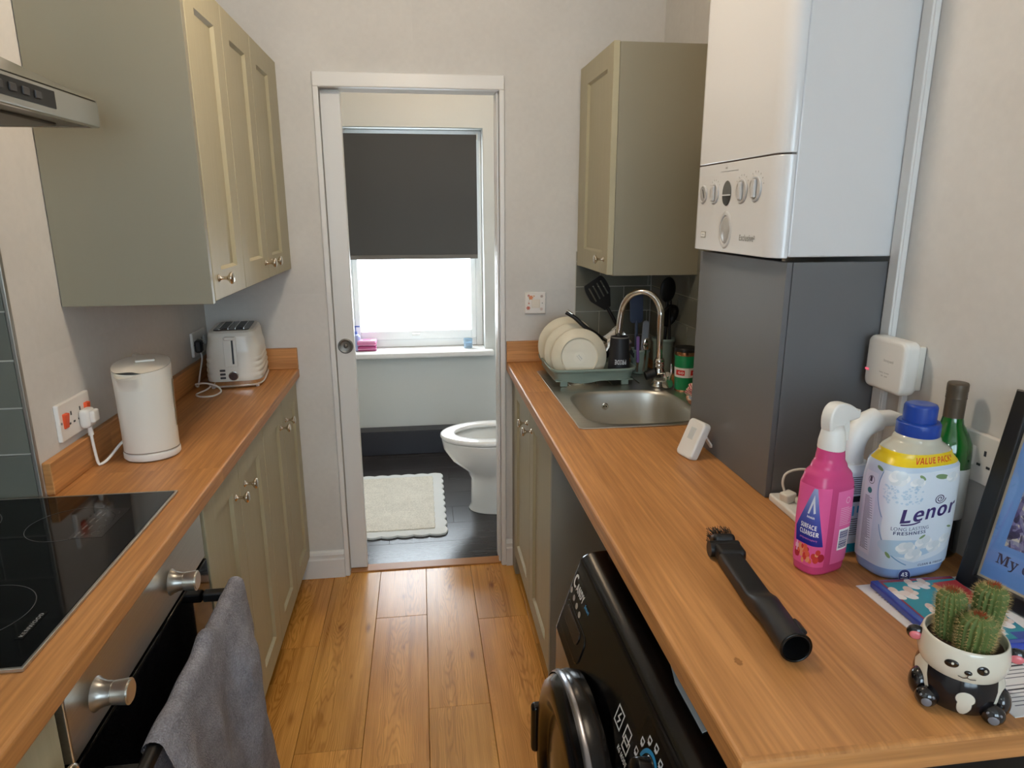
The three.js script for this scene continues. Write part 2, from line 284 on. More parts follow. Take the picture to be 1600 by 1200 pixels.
// ---------------------------------------------------------------- wall tiles, each one a part of its wall panel
const tileMats = [0, 1, 2, 3].map((i) => phys(C(112 + i * 3, 112 + i * 3, 101 + i * 3), 0.3, { clearcoat: 0.25 }));
function tiling(name, label, toWorld, along, rows, y0, stop, first) {   // a bed of grout with 200 x 100 mm tiles in brick bond
  const bed = struct(name, toWorld(along / 2, y0 + stop / 2, 0.002, along, stop, 0.004), mat.grout, label);
  for (let r = 0; r < rows; r++) {
    const h = Math.min(0.1, stop - r * 0.1); if (h < 0.012) break;
    let a = -((r % 2) ? 0.1 : 0) - first;
    for (; a < along; a += 0.2) { const s = Math.max(a, 0), e = Math.min(a + 0.2, along); if (e - s < 0.012) continue; mesh('tile', toWorld((s + e) / 2, y0 + r * 0.1 + h / 2, 0.0045, e - s - 0.0036, h - 0.0036, 0.007, true), tileMats[(r * 7 + Math.round(a * 50) + 40) % 4], bed); }
  }
}
const place = (f) => (a, y, d, w, h, t, round) => f(a, y, d, w, h, t, round);
tiling('wall_tiling_back', 'dark sage grey glossy tiles above the sink on the door wall', place((a, y, d, w, h, t, r) => (r ? rbox(w, h, t, 0.0012, [0.613 + a, y, ZB + d], [0, 0, 0], 1) : box(w, h, t, [0.613 + a, y, ZB + d]))), 0.313, 5, TOP, 0.44, 0.0);
tiling('wall_tiling_right', 'dark sage grey glossy tiles on the wall behind the tap', place((a, y, d, w, h, t, r) => (r ? rbox(t, h, w, 0.0012, [XR - d, y, ZB + 0.008 + a], [0, 0, 0], 1) : box(t, h, w, [XR - d, y, ZB + 0.008 + a]))), 0.98, 8, TOP, 0.78, 0.1);
tiling('wall_tiling_left', 'dark sage grey glossy tiles on the return beside the hob', place((a, y, d, w, h, t, r) => (r ? rbox(w, h, t, 0.0012, [XL - 0.008 - a, y, ZC + d], [0, 0, 0], 1) : box(w, h, t, [XL - 0.008 - a, y, ZC + d]))), 0.33, 7, TOP, 0.7, 0.0);
tiling('wall_tiling_hob', 'dark sage grey glossy tiles behind the hob', place((a, y, d, w, h, t, r) => (r ? rbox(t, h, w, 0.0012, [-1.16 + d, y, ZC + 0.012 + a], [0, 0, 0], 1) : box(t, h, w, [-1.16 + d, y, ZC + 0.012 + a]))), 1.4, 8, TOP, 0.75, 0.0);
struct('trim_4', [span(XL - 0.008, XL + 0.001, TOP, 1.7, ZC, ZC + 0.011, 0.002)], mat.rim, 'slim metal edge trim at the corner of the hob tiles');

// ---------------------------------------------------------------- cabinets
function shaker(w, h, t = 0.02, st = 0.068, bev = 0.007, dep = 0.009, ch = 0.0015) {   // front face at z = 0 looking to +z
  const x = w / 2, y = h / 2, r = (a, b, z) => [[-a, -b, z], [a, -b, z], [a, b, z], [-a, b, z]];
  const rings = [r(x, y, -t), r(x, y, -ch), r(x - ch, y - ch, 0), r(x - st, y - st, 0), r(x - st - bev, y - st - bev, -dep)];
  const q = [];
  for (let k = 0; k < rings.length - 1; k++) for (let i = 0; i < 4; i++) { const j = (i + 1) % 4; q.push([rings[k][i], rings[k][j], rings[k + 1][j], rings[k + 1][i]]); }
  q.push(rings[4]); q.push([rings[0][1], rings[0][0], rings[0][3], rings[0][2]]);
  const g = quads(q), p = g.attributes.position, uv = g.attributes.uv; for (let i = 0; i < p.count; i++) uv.setXY(i, p.getX(i) / 0.4, p.getY(i) / 0.8); return g;
}
const knobGeo = lathe([[0.0001, 0], [0.009, 0], [0.0095, 0.002], [0.006, 0.004], [0.0042, 0.007], [0.004, 0.018], [0.0065, 0.022], [0.0125, 0.026], [0.0148, 0.0295], [0.0142, 0.033], [0.009, 0.0355], [0.0001, 0.0362]], 28).rotateX(Math.PI / 2);
const doorCache = {};
function addDoor(cab, side, xf, z0, z1, y0, y1, knobZ, knobY, label) { // side +1: looks to +x, -1: looks to -x
  const w = Math.abs(z1 - z0) - 0.003, h = y1 - y0 - 0.003, k = w.toFixed(3) + h.toFixed(3);
  const d = mesh('door', doorCache[k] ??= shaker(w, h), mat.sage, cab);
  d.position.set(xf - cab.position.x, (y0 + y1) / 2 - cab.position.y, (z0 + z1) / 2 - cab.position.z); d.rotation.y = side * Math.PI / 2;
  if (knobZ !== undefined) { const n = mesh('knob', knobGeo, mat.nickel, d); n.userData.label = 'polished metal knob'; n.position.set(-(knobZ - (z0 + z1) / 2) * side, knobY - (y0 + y1) / 2, 0); }
  return d;
}
function cabinet(name, label, category, pos, group) { return thing(name, label, category, pos, 0, group); }
const rel = (c, g) => g.translate(-c.position.x, -c.position.y, -c.position.z);
// left base units (beyond the oven): two units of two doors
const LF = -0.503, BY0 = 0.10, BY1 = 0.866;
for (const [a, b, label] of [[-1.482, -2.08, 'sage green base cabinet with two doors next to the oven'], [-2.08, -2.678, 'sage green base cabinet with two doors under the toaster']]) {
  const c = cabinet('base_cabinet', label, 'cabinet', [-0.66, 0, (a + b) / 2], 'base cabinets under the left worktop'), m = (a + b) / 2;
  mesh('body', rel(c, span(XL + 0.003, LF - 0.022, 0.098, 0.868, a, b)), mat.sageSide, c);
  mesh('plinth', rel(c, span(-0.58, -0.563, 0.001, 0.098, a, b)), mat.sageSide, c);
  addDoor(c, 1, LF, a, m, BY0, BY1, m + 0.048, 0.775); addDoor(c, 1, LF, m, b, BY0, BY1, m - 0.048, 0.775);
}
{ // near base unit, left of the oven
  const c = cabinet('base_cabinet', 'sage green base cabinet on the other side of the oven with one knob', 'cabinet', [-0.78, 0, -0.62]);
  mesh('body', rel(c, span(-1.155, LF - 0.022, 0.098, 0.868, -0.842, -0.40)), mat.sageSide, c);
  mesh('plinth', rel(c, span(-0.58, -0.563, 0.001, 0.098, -0.842, -0.40)), mat.sageSide, c);
  addDoor(c, 1, LF, -0.842, -0.40, BY0, BY1, -0.80, 0.79);
}
// right sink unit
const RF = 0.352;
{
  const c = cabinet('sink_cabinet', 'sage green base cabinet with two doors under the sink', 'cabinet', [0.64, 0, -2.18]);
  mesh('body', [rel(c, span(RF + 0.022, 0.92, 0.098, 0.70, -1.80, -2.58)), rel(c, span(RF + 0.022, 0.40, 0.70, 0.868, -1.80, -2.58)), rel(c, span(0.88, 0.92, 0.70, 0.868, -1.80, -2.58))], mat.sageSide, c);
  mesh('end_panel', rel(c, span(RF - 0.001, 0.92, 0.002, 0.868, -1.782, -1.80, 0.001)), mat.greyPanel, c).userData.label = 'grey cabinet end panel';
  mesh('plinth', rel(c, span(0.405, 0.42, 0.001, 0.098, -1.80, -2.676)), mat.sageSide, c);
  mesh('filler_strip', rel(c, span(RF + 0.004, RF + 0.022, 0.002, 0.866, -2.582, -2.676, 0.001)), mat.sageSide, c);
  addDoor(c, -1, RF, -1.803, -2.19, BY0, BY1, -2.145, 0.785); addDoor(c, -1, RF, -2.19, -2.58, BY0, BY1, -2.24, 0.785);
}
tag(mesh('support_panel', span(0.375, 0.92, 0.001, 0.871, -1.258, -1.276, 0.001), std(C(206, 205, 198), 0.5)), 'pale upright panel holding the worktop beside the washing machine', 'panel');
// wall cabinets left: one single, one double
const WF = -0.483, WY0 = 1.296, WY1 = 2.014;
{
  const z = [-1.662, -1.975, -2.283, -2.59];
  const a = cabinet('wall_cabinet', 'sage green wall cabinet with a single door above the kettle', 'cabinet', [-0.65, WY0, -1.82]);
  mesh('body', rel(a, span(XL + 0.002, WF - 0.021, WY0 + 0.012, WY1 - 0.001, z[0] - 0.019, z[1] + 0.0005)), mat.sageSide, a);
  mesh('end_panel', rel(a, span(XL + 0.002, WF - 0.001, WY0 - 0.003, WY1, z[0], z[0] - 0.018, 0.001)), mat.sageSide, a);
  mesh('underside', rel(a, span(XL + 0.002, WF - 0.021, WY0 + 0.002, WY0 + 0.012, z[0] - 0.019, z[1])), mat.under, a);
  addDoor(a, 1, WF, z[0] - 0.019, z[1], WY0, WY1, z[0] - 0.062, WY0 + 0.052);
  const b = cabinet('wall_cabinet', 'sage green wall cabinet with two doors above the toaster', 'cabinet', [-0.65, WY0, -2.3]);
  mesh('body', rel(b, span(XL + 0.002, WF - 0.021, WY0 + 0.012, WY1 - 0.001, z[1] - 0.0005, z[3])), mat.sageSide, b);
  mesh('underside', rel(b, span(XL + 0.002, WF - 0.021, WY0 + 0.002, WY0 + 0.012, z[1], z[3])), mat.under, b);
  mesh('filler_strip', rel(b, span(WF - 0.02, WF - 0.002, WY0, WY1, z[3] - 0.001, ZB + 0.002, 0.001)), mat.sage, b);
  addDoor(b, 1, WF, z[1], z[2], WY0, WY1, z[2] + 0.045, WY0 + 0.052); addDoor(b, 1, WF, z[2], z[3], WY0, WY1, z[2] - 0.045, WY0 + 0.052);
  // right wall cabinet beside the boiler
  const r = cabinet('wall_cabinet', 'sage green wall cabinet with one door above the sink', 'cabinet', [0.77, WY0, -2.42]);
  mesh('body', rel(r, span(0.634, XR - 0.006, WY0 - 0.002, WY1 - 0.004, -2.215, -2.655)), mat.sageSide, r);
  mesh('filler_strip', rel(r, span(0.615, 0.633, WY0, WY1, -2.622, ZB + 0.012, 0.001)), mat.sage, r);
  addDoor(r, -1, 0.613, -2.215, -2.62, WY0, WY1, -2.262, WY0 + 0.05);
}

// ---------------------------------------------------------------- worktops and upstands
const top3 = (s, h) => ext(s, h, 0.006, 3).rotateX(-Math.PI / 2);   // plan shape drawn as (x, -z), extruded upwards
const P2 = (pts) => { const s = new THREE.Shape(); pts.forEach(([x, z], i) => i ? s.lineTo(x, -z) : s.moveTo(x, -z)); return s; };
{
  const s = P2([[-0.487, -0.36], [-0.487, ZB + 0.001], [XL + 0.001, ZB + 0.001], [XL + 0.001, ZC + 0.012], [-1.155, ZC + 0.012], [-1.155, -0.36]]);
  tag(mesh('worktop', boxUV(top3(s, 0.038).translate(0, TOP - 0.038, 0), 1.6, 'z', [0, 0], 0.5), mat.worktop), 'long wood-effect worktop that carries the hob and kettle', 'worktop');
  const e = P2([[0.332, -0.583], [XR - 0.001, -0.583], [XR - 0.001, ZB + 0.001], [0.332, ZB + 0.001]]);
  const h = new THREE.Path(); for (let i = 0; i <= 40; i++) { const t = i / 40 * 2 * Math.PI, c = Math.cos(t), q = Math.sin(t), k = Math.pow(Math.abs(c) ** 4 + Math.abs(q) ** 4, -0.25); h[i ? 'lineTo' : 'moveTo'](0.638 + 0.196 * c * k, 1.968 + 0.2 * q * k); } e.holes.push(h);
  tag(mesh('worktop', boxUV(top3(e, 0.038).translate(0, TOP - 0.038, 0), 1.6, 'z', [0.37, 0.21], 0.5), mat.worktop), 'long wood-effect worktop that carries the sink and bottles', 'worktop');
  tag(mesh('upstand', boxUV(span(XL + 0.001, XL + 0.019, TOP, 0.985, ZC - 0.002, ZB + 0.002, 0.003), 1.6, 'z', [0.1, 0.6], 0.5), mat.worktop), 'low wooden upstand along the wall behind the kettle', 'upstand');
  tag(mesh('upstand', boxUV(span(XL + 0.0195, -0.487, TOP, 0.992, ZB + 0.001, ZB + 0.019, 0.003), 1.6, 'x', [0.3, 0.4], 0.5), mat.worktop), 'short wooden upstand on the door wall behind the toaster', 'upstand');
  tag(mesh('upstand', boxUV(span(0.332, 0.612, TOP, 0.996, ZB + 0.001, ZB + 0.019, 0.003), 1.6, 'x', [0.7, 0.1], 0.5), mat.worktop), 'short wooden upstand on the door wall behind the plates', 'upstand');
}

// ---------------------------------------------------------------- ceiling light
{
  const l = thing('ceiling_light', 'round flush ceiling light giving warm light', 'light', LAMP.at);
  mesh('base', cyl(0.13, 0.13, 0.02, [0, CEIL - LAMP.at[1] - 0.01, 0]), mat.gloss, l);
  const dome = mesh('shade', lathe([[0.0001, -0.01], [0.05, -0.006], [0.09, 0.01], [0.115, 0.035], [0.122, 0.06], [0.12, 0.08]], 40), std(C(255, 244, 226), 0.5, 0, { emissive: C(255, 226, 180), emissiveIntensity: 1.3 }), l);
  const p = new THREE.PointLight(new THREE.Color().setRGB(...LAMP.color), LAMP.power); p.position.set(0, 0.03, 0); p.castShadow = true; p.shadow.radius = 4; l.add(p); p.name = 'lamp';
}

{
  const l = thing('ceiling_light', 'round flush ceiling light over the bathroom floor', 'light', BATH_LAMP.at);
  mesh('base', cyl(0.13, 0.13, 0.02, [0, CEIL - BATH_LAMP.at[1] - 0.01, 0]), mat.gloss, l);
  mesh('shade', lathe([[0.0001, -0.01], [0.05, -0.006], [0.09, 0.01], [0.115, 0.035], [0.122, 0.06], [0.12, 0.08]], 40), std(C(255, 244, 226), 0.5, 0, { emissive: C(255, 226, 180), emissiveIntensity: 1.3 }), l);
  const p = new THREE.PointLight(new THREE.Color().setRGB(...BATH_LAMP.color), BATH_LAMP.power); p.position.set(0, 0.03, 0); p.castShadow = true; p.shadow.radius = 4; l.add(p); p.name = 'bathroom_lamp';
}
// ---------------------------------------------------------------- hob
{
  const h = thing('ceramic_hob', 'black glass ceramic hob with a thin steel edge', 'hob', [-0.80, TOP, -1.158]);
  const x0 = -1.05, x1 = -0.54, z0 = -0.856, z1 = -1.456;
  mesh('glass', rel(h, span(x0 + 0.004, x1 - 0.004, TOP + 0.001, TOP + 0.006, z0 - 0.004, z1 + 0.004, 0.002)), mat.blackGlass, h);
  const s = P2([[x0, z0], [x1, z0], [x1, z1], [x0, z1]]), q = new THREE.Path(); [[x0 + 0.005, z0 - 0.005], [x0 + 0.005, z1 + 0.005], [x1 - 0.005, z1 + 0.005], [x1 - 0.005, z0 - 0.005]].forEach(([x, z], i) => i ? q.lineTo(x, -z) : q.moveTo(x, -z)); s.holes.push(q);
  mesh('steel_edge', rel(h, ext(s, 0.006, 0.001, 1).rotateX(-Math.PI / 2).translate(0, TOP + 0.0005, 0)), std(C(190, 188, 182), 0.35, 0.9), h);
  const ringM = std(C(92, 92, 92), 0.4), ring = (x, z, r) => T(new THREE.RingGeometry(r - 0.0012, r, 64), [x + 0.80, 0.0064, z + 1.158], [-Math.PI / 2, 0, 0]);
  for (const [x, z, r] of [[-0.69, -1.0, 0.085], [-0.90, -1.0, 0.075], [-0.69, -1.31, 0.075], [-0.92, -1.31, 0.095]]) mesh('cooking_zone', ring(x, z, r), ringM, h);
  const logo = canvasTex(256, 64, (c, w, H) => { c.fillStyle = '#0a0a0c'; c.fillRect(0, 0, w, H); c.fillStyle = '#8b8b8b'; c.font = 'bold 44px sans-serif'; c.textAlign = 'center'; c.fillText('KENWOOD', w / 2, 48, 240); });
  mesh('maker_mark', T(new THREE.PlaneGeometry(0.07, 0.012), [0.218, 0.0065, 0.198], [-Math.PI / 2, 0, Math.PI / 2]), flat2(logo, 0.2), h);
  const pt = canvasTex(256, 128, (c, w, H) => { c.fillStyle = '#0a0a0c'; c.fillRect(0, 0, w, H); c.fillStyle = '#4c4c4c'; for (let i = 0; i < 4; i++) { c.fillRect(14 + i * 60, 16, 40, 8); c.fillRect(14 + i * 60, 40, 30, 6); c.beginPath(); c.arc(34 + i * 60, 88, 14, 0, 7); c.lineWidth = 3; c.strokeStyle = '#4c4c4c'; c.stroke(); } });
  mesh('touch_controls', T(new THREE.PlaneGeometry(0.13, 0.06), [0.165, 0.0064, -0.15], [-Math.PI / 2, 0, Math.PI / 2]), flat2(pt, 0.12), h);
}
// ---------------------------------------------------------------- oven
{
  const o = thing('built_in_oven', 'built-in oven with steel control panel and black glass door', 'oven', [-0.75, 0, -1.162]);
  const z0 = -0.862, z1 = -1.462, xf = -0.503;
  mesh('body', rel(o, span(-1.05, xf - 0.022, 0.12, 0.85, z0 - 0.01, z1 + 0.01)), mat.darkGrey, o);
  mesh('control_panel', rel(o, span(xf - 0.02, xf, 0.752, 0.860, z0, z1, 0.003)), mat.steel, o);
  mesh('door', rel(o, span(xf - 0.02, xf + 0.003, 0.17, 0.748, z0, z1, 0.003)), mat.blackGlass, o);
  mesh('plinth', rel(o, span(-0.58, -0.563, 0.001, 0.098, -0.842, -1.482)), mat.sageSide, o);
  mesh('lower_panel', rel(o, span(xf - 0.02, xf, 0.10, 0.166, z0, z1, 0.002)), mat.sageSide, o);
  for (const z of [-0.945, -1.265]) {
    const k = mesh('control_knob', [cyl(0.0195, 0.0175, 0.022, [0.036, 0, 0], [0, 0, -Math.PI / 2]), cyl(0.0165, 0.0165, 0.002, [0.048, 0, 0], [0, 0, -Math.PI / 2])], std(C(196, 193, 186), 0.28, 0.9), o); k.position.set(xf + 0.75, 0.802, z + 1.162);
    mesh('knob_collar', lathe([[0.026, 0], [0.0215, 0.006], [0.0185, 0.014], [0.0172, 0.0235], [0.0172, 0.026], [0.0001, 0.026]], 32).rotateZ(-Math.PI / 2), std(C(150, 147, 141), 0.3, 0.9), k);
  }
  const hb = mesh('door_handle', [rbox(0.02, 0.024, 0.53, 0.008, [-0.442 + 0.75, 0.682, 0]), rbox(0.055, 0.022, 0.024, 0.005, [-0.472 + 0.75, 0.682, 0.25]), rbox(0.055, 0.022, 0.024, 0.005, [-0.472 + 0.75, 0.682, -0.25])], mat.blackPlastic, o);
}
// towel over the oven handle
{
  const zA = -0.955, zB = -1.452, bx = -0.442, by = 0.682, R = 0.018;
  const towel = grid(90, 110, (u, v) => {
    const z = zA + (zB - zA) * u, L = v * 0.86;                    // arc length from the hidden hem, over the bar, to the front hem
    const back = 0.24, arc = Math.PI * R; let x, y, out = 0, drop = 0;
    if (L < back) { x = bx - R; y = by - (back - L); } else if (L < back + arc) { const a = (L - back) / R; x = bx - R * Math.cos(a); y = by + R * Math.sin(a); } else { drop = L - back - arc; x = bx + R; y = by - drop; out = Math.min(1, drop / 0.12); }
    const fold = Math.sin(u * 17 + 1.2 * Math.sin(drop * 9)) * 0.010 + Math.sin(u * 8.3 + 1 + drop * 3) * 0.014 + (fbm(u * 7, drop * 7 + 3, 3) - 0.5) * 0.016;
    x += out * (fold + 0.020 + drop * 0.03) + (L < back ? fold * 0.2 : 0);
    const zz = z + out * (0.035 * Math.sin(u * 9 + drop * 5) * drop + drop * (0.5 - u) * 0.10) + (1 - out) * 0.004 * Math.sin(u * 30);
    y += (fbm(u * 9 + 7, v * 4, 2) - 0.5) * 0.012 * (L > back ? 1 : 0) + (L >= back ? 0.010 * Math.exp(-(((u - 0.56) / 0.05) ** 2)) - 0.016 * Math.exp(-(((u - 0.63) / 0.03) ** 2)) * Math.min(1, out + 0.4) : 0);
    return [x, y, zz];
  });
  const uv = towel.attributes.uv; for (let i = 0; i < uv.count; i++) uv.setXY(i, uv.getX(i) * 1.6, uv.getY(i) * 2.6);
  tag(mesh('towel', towel, std(0xffffff, 0.95, 0, { map: texTowel, bumpMap: bumpTowel, bumpScale: 0.003, side: THREE.DoubleSide })), 'grey terry towel hung over the oven door handle', 'towel');
}
// ---------------------------------------------------------------- cooker hood
{
  const h = thing('cooker_hood', 'stainless steel cooker hood with a dark button strip above the hob', 'cooker hood', [-0.87, 1.64, -1.15]);
  const x0 = -1.155, x1 = -0.59, z0 = -0.86, z1 = -1.452, y0 = 1.655, y1 = 1.702, yt = 1.86, c0 = [-1.155, -0.90], cz = [-1.02, -1.29];
  const A = [x1, y1, z0], B = [x1, y1, z1], Cc = [x0, y1, z1], D = [x0, y1, z0], a = [c0[1], yt, cz[0]], b = [c0[1], yt, cz[1]], c = [c0[0], yt, cz[1]], d = [c0[0], yt, cz[0]];
  mesh('canopy', rel(h, quads([[A, B, b, a], [B, Cc, c, b], [Cc, D, d, c], [D, A, a, d], [[x0, y1, z0], [x0, y1, z1], [x1, y1, z1], [x1, y1, z0]]])), mat.steelSmooth, h);
  mesh('fascia', rel(h, M(span(x1 - 0.014, x1, y0, y1, z0, z1, 0.004), span(x0, x1 - 0.014, y0, y1, z1 + 0.012, z1, 0.002), span(x0, x1 - 0.014, y0, y1, z0, z0 - 0.012, 0.002))), mat.steelSmooth, h);
  mesh('underside', rel(h, span(x0, x1 - 0.014, y0 + 0.002, y0 + 0.008, z0 - 0.012, z1 + 0.012)), std(C(120, 116, 106), 0.45, 0.6), h);
  mesh('grease_filter', rel(h, M(span(x0 + 0.08, x1 - 0.05, y0 - 0.003, y0 + 0.003, z0 - 0.06, -1.15, 0.002), span(x0 + 0.08, x1 - 0.05, y0 - 0.003, y0 + 0.003, -1.16, z1 + 0.06, 0.002))), std(C(92, 86, 76), 0.5, 0.6), h);
  const strip = mesh('button_strip', rel(h, span(x1 - 0.002, x1 + 0.0015, y0 + 0.012, y0 + 0.040, -1.29, -1.02, 0.001)), mat.blackPlastic, h);
  for (let i = 0; i < 5; i++) mesh('button', rel(h, span(x1 + 0.001, x1 + 0.004, y0 + 0.02, y0 + 0.032, -1.225 + i * 0.035, -1.243 + i * 0.035, 0.002)), mat.darkGrey, strip);
  mesh('chimney', rel(h, span(c0[0], c0[1], yt - 0.002, CEIL - 0.002, cz[0], cz[1])), mat.steelSmooth, h);
}
// ---------------------------------------------------------------- sockets and switch
function faceplate(name, label, category, w, h) { const g = thing(name, label, category); mesh('plate', rbox(w, h, 0.010, 0.003, [0, 0, 0.005]), mat.socket, g); return g; }   // built to look to +z
const pinHole = (x, y, w, h) => box(w, h, 0.0012, [x, y, 0.0104]);
function twinSocket(name, label, rocker, on) {
  const g = faceplate(name, label, 'socket', 0.146, 0.086);
  for (const s of [-1, 1]) {
    mesh('rocker_switch', T(rbox(0.018, 0.034, 0.009, 0.002), [s * 0.050, 0.002, 0.0115], [0.14 * on, 0, 0]), rocker, g);
    mesh('pin_holes', [pinHole(s * 0.021, 0.012, 0.004, 0.009), pinHole(s * 0.021 - 0.010, -0.010, 0.007, 0.004), pinHole(s * 0.021 + 0.010, -0.010, 0.007, 0.004)], mat.darkGrey, g);
  }
  for (const s of [-1, 1]) mesh('fixing_screw', cyl(0.003, 0.003, 0.002, [s * 0.0667, 0, 0.0102], [Math.PI / 2, 0, 0], 12), mat.grey, g);
  return g;
}
{
  const a = twinSocket('double_socket', 'white double wall socket with orange switches beside the kettle', mat.orange, 1); a.position.set(XL, 1.045, -1.628); a.rotation.y = Math.PI / 2;
  const b = twinSocket('double_socket', 'white double wall socket behind the toaster', mat.whitePlastic, -1); b.position.set(XL, 1.045, -2.555); b.rotation.y = Math.PI / 2;
  const c = twinSocket('double_socket', 'white double wall socket beside the picture frame', mat.whitePlastic, -1); c.position.set(XR, 1.095, -0.935); c.rotation.y = -Math.PI / 2;
  const s = faceplate('fused_switch', 'white square wall switch with small orange flower stickers on the door wall', 'switch', 0.085, 0.085); s.position.set(0.449, 1.148, ZB);
  const st = canvasTex(256, 256, (x, w, h) => {
    x.fillStyle = '#efe9e2'; x.fillRect(0, 0, w, h);
    const fl = (cx, cy, r, col) => { x.fillStyle = col; for (let i = 0; i < 6; i++) { x.beginPath(); x.ellipse(cx + Math.cos(i * 1.05) * r * 0.55, cy + Math.sin(i * 1.05) * r * 0.55, r * 0.5, r * 0.3, i * 1.05, 0, 7); x.fill(); } };
    fl(70, 56, 30, '#e08a5a'); fl(40, 30, 16, '#c77d6d'); fl(210, 40, 20, '#b9a79c'); fl(36, 190, 26, '#c9705f'); fl(44, 130, 13, '#c98f80'); fl(208, 206, 22, '#d8c4b8'); fl(110, 36, 10, '#d9a15e'); x.strokeStyle = '#a8977a'; x.lineWidth = 3; x.beginPath(); x.moveTo(40, 34); x.quadraticCurveTo(60, 70, 40, 120); x.stroke();
  });
  mesh('sticker', T(new THREE.PlaneGeometry(0.079, 0.079), [0, 0, 0.0103]), flat2(st, 0.5), s);
  mesh('fuse_carrier', [rbox(0.034, 0.034, 0.003, 0.002, [0.002, -0.002, 0.0115])], std(C(233, 222, 206), 0.45), s);
  mesh('indicator', [cyl(0.0018, 0.0018, 0.002, [0.028, 0.0, 0.011], [Math.PI / 2, 0, 0], 10)], mat.darkGrey, s);
}
// ---------------------------------------------------------------- kettle
{
  const k = thing('kettle', 'white plastic jug kettle on its base with plugged-in lead', 'kettle', [-0.683, TOP, -1.715], 0.0);
  const P = [[0.020, 0.0625, 0.058, 2.2], [0.05, 0.0625, 0.058, 2.2], [0.14, 0.0635, 0.059, 2.2], [0.23, 0.0655, 0.060, 2.2], [0.252, 0.066, 0.0605, 2.2]];
  const yaw = 0.35, rot = (g) => g.rotateY(yaw);
  const rimY = (th) => 0.234 - 0.013 * Math.cos(th - 1.9), side = grid(72, 40, (u, v) => { const th = -u * 2 * Math.PI, yy = 0.022 + (rimY(th) - 0.022) * v; return onBottle(P, th, yy).map((q, i) => i === 1 ? yy : q); }, true);
  const sa = 2.05;                                                  // direction of the spout around the rim
  const spout = grid(24, 16, (u, v) => { const w = (u - 0.5) * 2, th = sa + w * 0.46, yy = 0.180 + (rimY(th) + 0.001 - 0.180) * v, p = onBottle(P, th, yy, 0.0004), o = 0.024 * Math.pow(v, 1.5) * Math.cos(w * Math.PI / 2), q = Math.hypot(p[0], p[2]); return [p[0] * (1 + o / q), yy - 0.004 * v * Math.cos(w * Math.PI / 2) ** 2, p[2] * (1 + o / q)]; });
  const lip = grid(24, 4, (u, v) => { const w = (u - 0.5) * 2, th = sa + w * 0.46, yy = rimY(th), p = onBottle(P, th, yy), o = (0.0228 * Math.cos(w * Math.PI / 2)) * v - 0.022 * (1 - v), q = Math.hypot(p[0], p[2]); return [p[0] * (1 + o / q), yy - 0.008 - 0.004 * (1 - v), p[2] * (1 + o / q)]; });
  mesh('spout', rot(M(spout, lip)), std(C(236, 232, 220), 0.3, 0, { side: THREE.DoubleSide }), k);
  mesh('body', rot(side), mat.creamPlastic, k);
  const lid = grid(72, 10, (u, v) => { const th = -u * 2 * Math.PI, p = onBottle(P, th, 0.24), d = Math.abs(((th + 4 * Math.PI) % (2 * Math.PI)) - sa), cut = d < 0.46 ? 0.22 * Math.cos(d / 0.46 * Math.PI / 2) : 0, r = v * (0.985 - cut); return [p[0] * r, 0.2345 - 0.013 * Math.cos(th - 1.9) * r + 0.006 * (1 - v * v), p[2] * r]; });
  { const ix = lid.index; for (let i = 0; i < ix.count; i += 3) { const a = ix.getX(i); ix.setX(i, ix.getX(i + 1)); ix.setX(i + 1, a); } lid.computeVertexNormals(); }
  mesh('lid', rot(lid), std(C(226, 217, 202), 0.3), k);
  mesh('lid_button', rot(rbox(0.044, 0.006, 0.024, 0.003, [0.010, 0.2425, -0.004])), mat.creamPlastic, k);
  mesh('handle', rot(tube([[-0.01, 0.235, -0.05], [-0.01, 0.238, -0.08], [-0.01, 0.20, -0.098], [-0.01, 0.12, -0.094], [-0.01, 0.06, -0.075], [-0.01, 0.045, -0.055]], 0.010, 40, 12)), mat.creamPlastic, k);
  mesh('water_gauge', patch(P, 0.06, 0.30, 0.075, 0.195, 0.0012, 10, 16).applyMatrix4(new THREE.Matrix4().makeRotationY(0.30)), std(C(150, 134, 104), 0.25), k).userData.label = 'smoky water gauge strip';
  mesh('seam_band', rot(grid(72, 2, (u, v) => onBottle(P, -u * 2 * Math.PI, 0.0225 + v * 0.0022, 0.0006))), std(C(150, 135, 118), 0.5), k);
  mesh('power_base', rot(lathe([[0.0001, 0.001], [0.060, 0.001], [0.0645, 0.006], [0.0645, 0.018], [0.0625, 0.0225], [0.0001, 0.0225]], 56).scale(1, 1, 0.93)), mat.whitePlastic, k);
  // plug in the socket and the lead to the base
  const plug = mesh('plug', [rbox(0.024, 0.046, 0.042, 0.010, [XL + 0.683 + 0.022, 1.032 - TOP, -1.653 + 1.715]), rbox(0.012, 0.030, 0.030, 0.005, [XL + 0.683 + 0.038, 1.036 - TOP, -1.653 + 1.715]), cyl(0.005, 0.0062, 0.022, [XL + 0.683 + 0.024, 1.0 - TOP, -1.653 + 1.715])], mat.whitePlastic, k);
  mesh('power_lead', tube([[-0.108, 0.082, 0.062], [-0.106, 0.05, 0.063], [-0.102, 0.012, 0.064], [-0.098, 0.004, 0.062], [-0.085, 0.012, 0.048], [-0.070, 0.034, 0.018], [-0.066, 0.044, -0.02], [-0.090, 0.040, -0.065], [-0.094, 0.022, -0.07], [-0.082, 0.007, -0.05], [-0.06, 0.006, -0.02]], 0.0034, 90, 10), mat.whitePlastic, k);
}
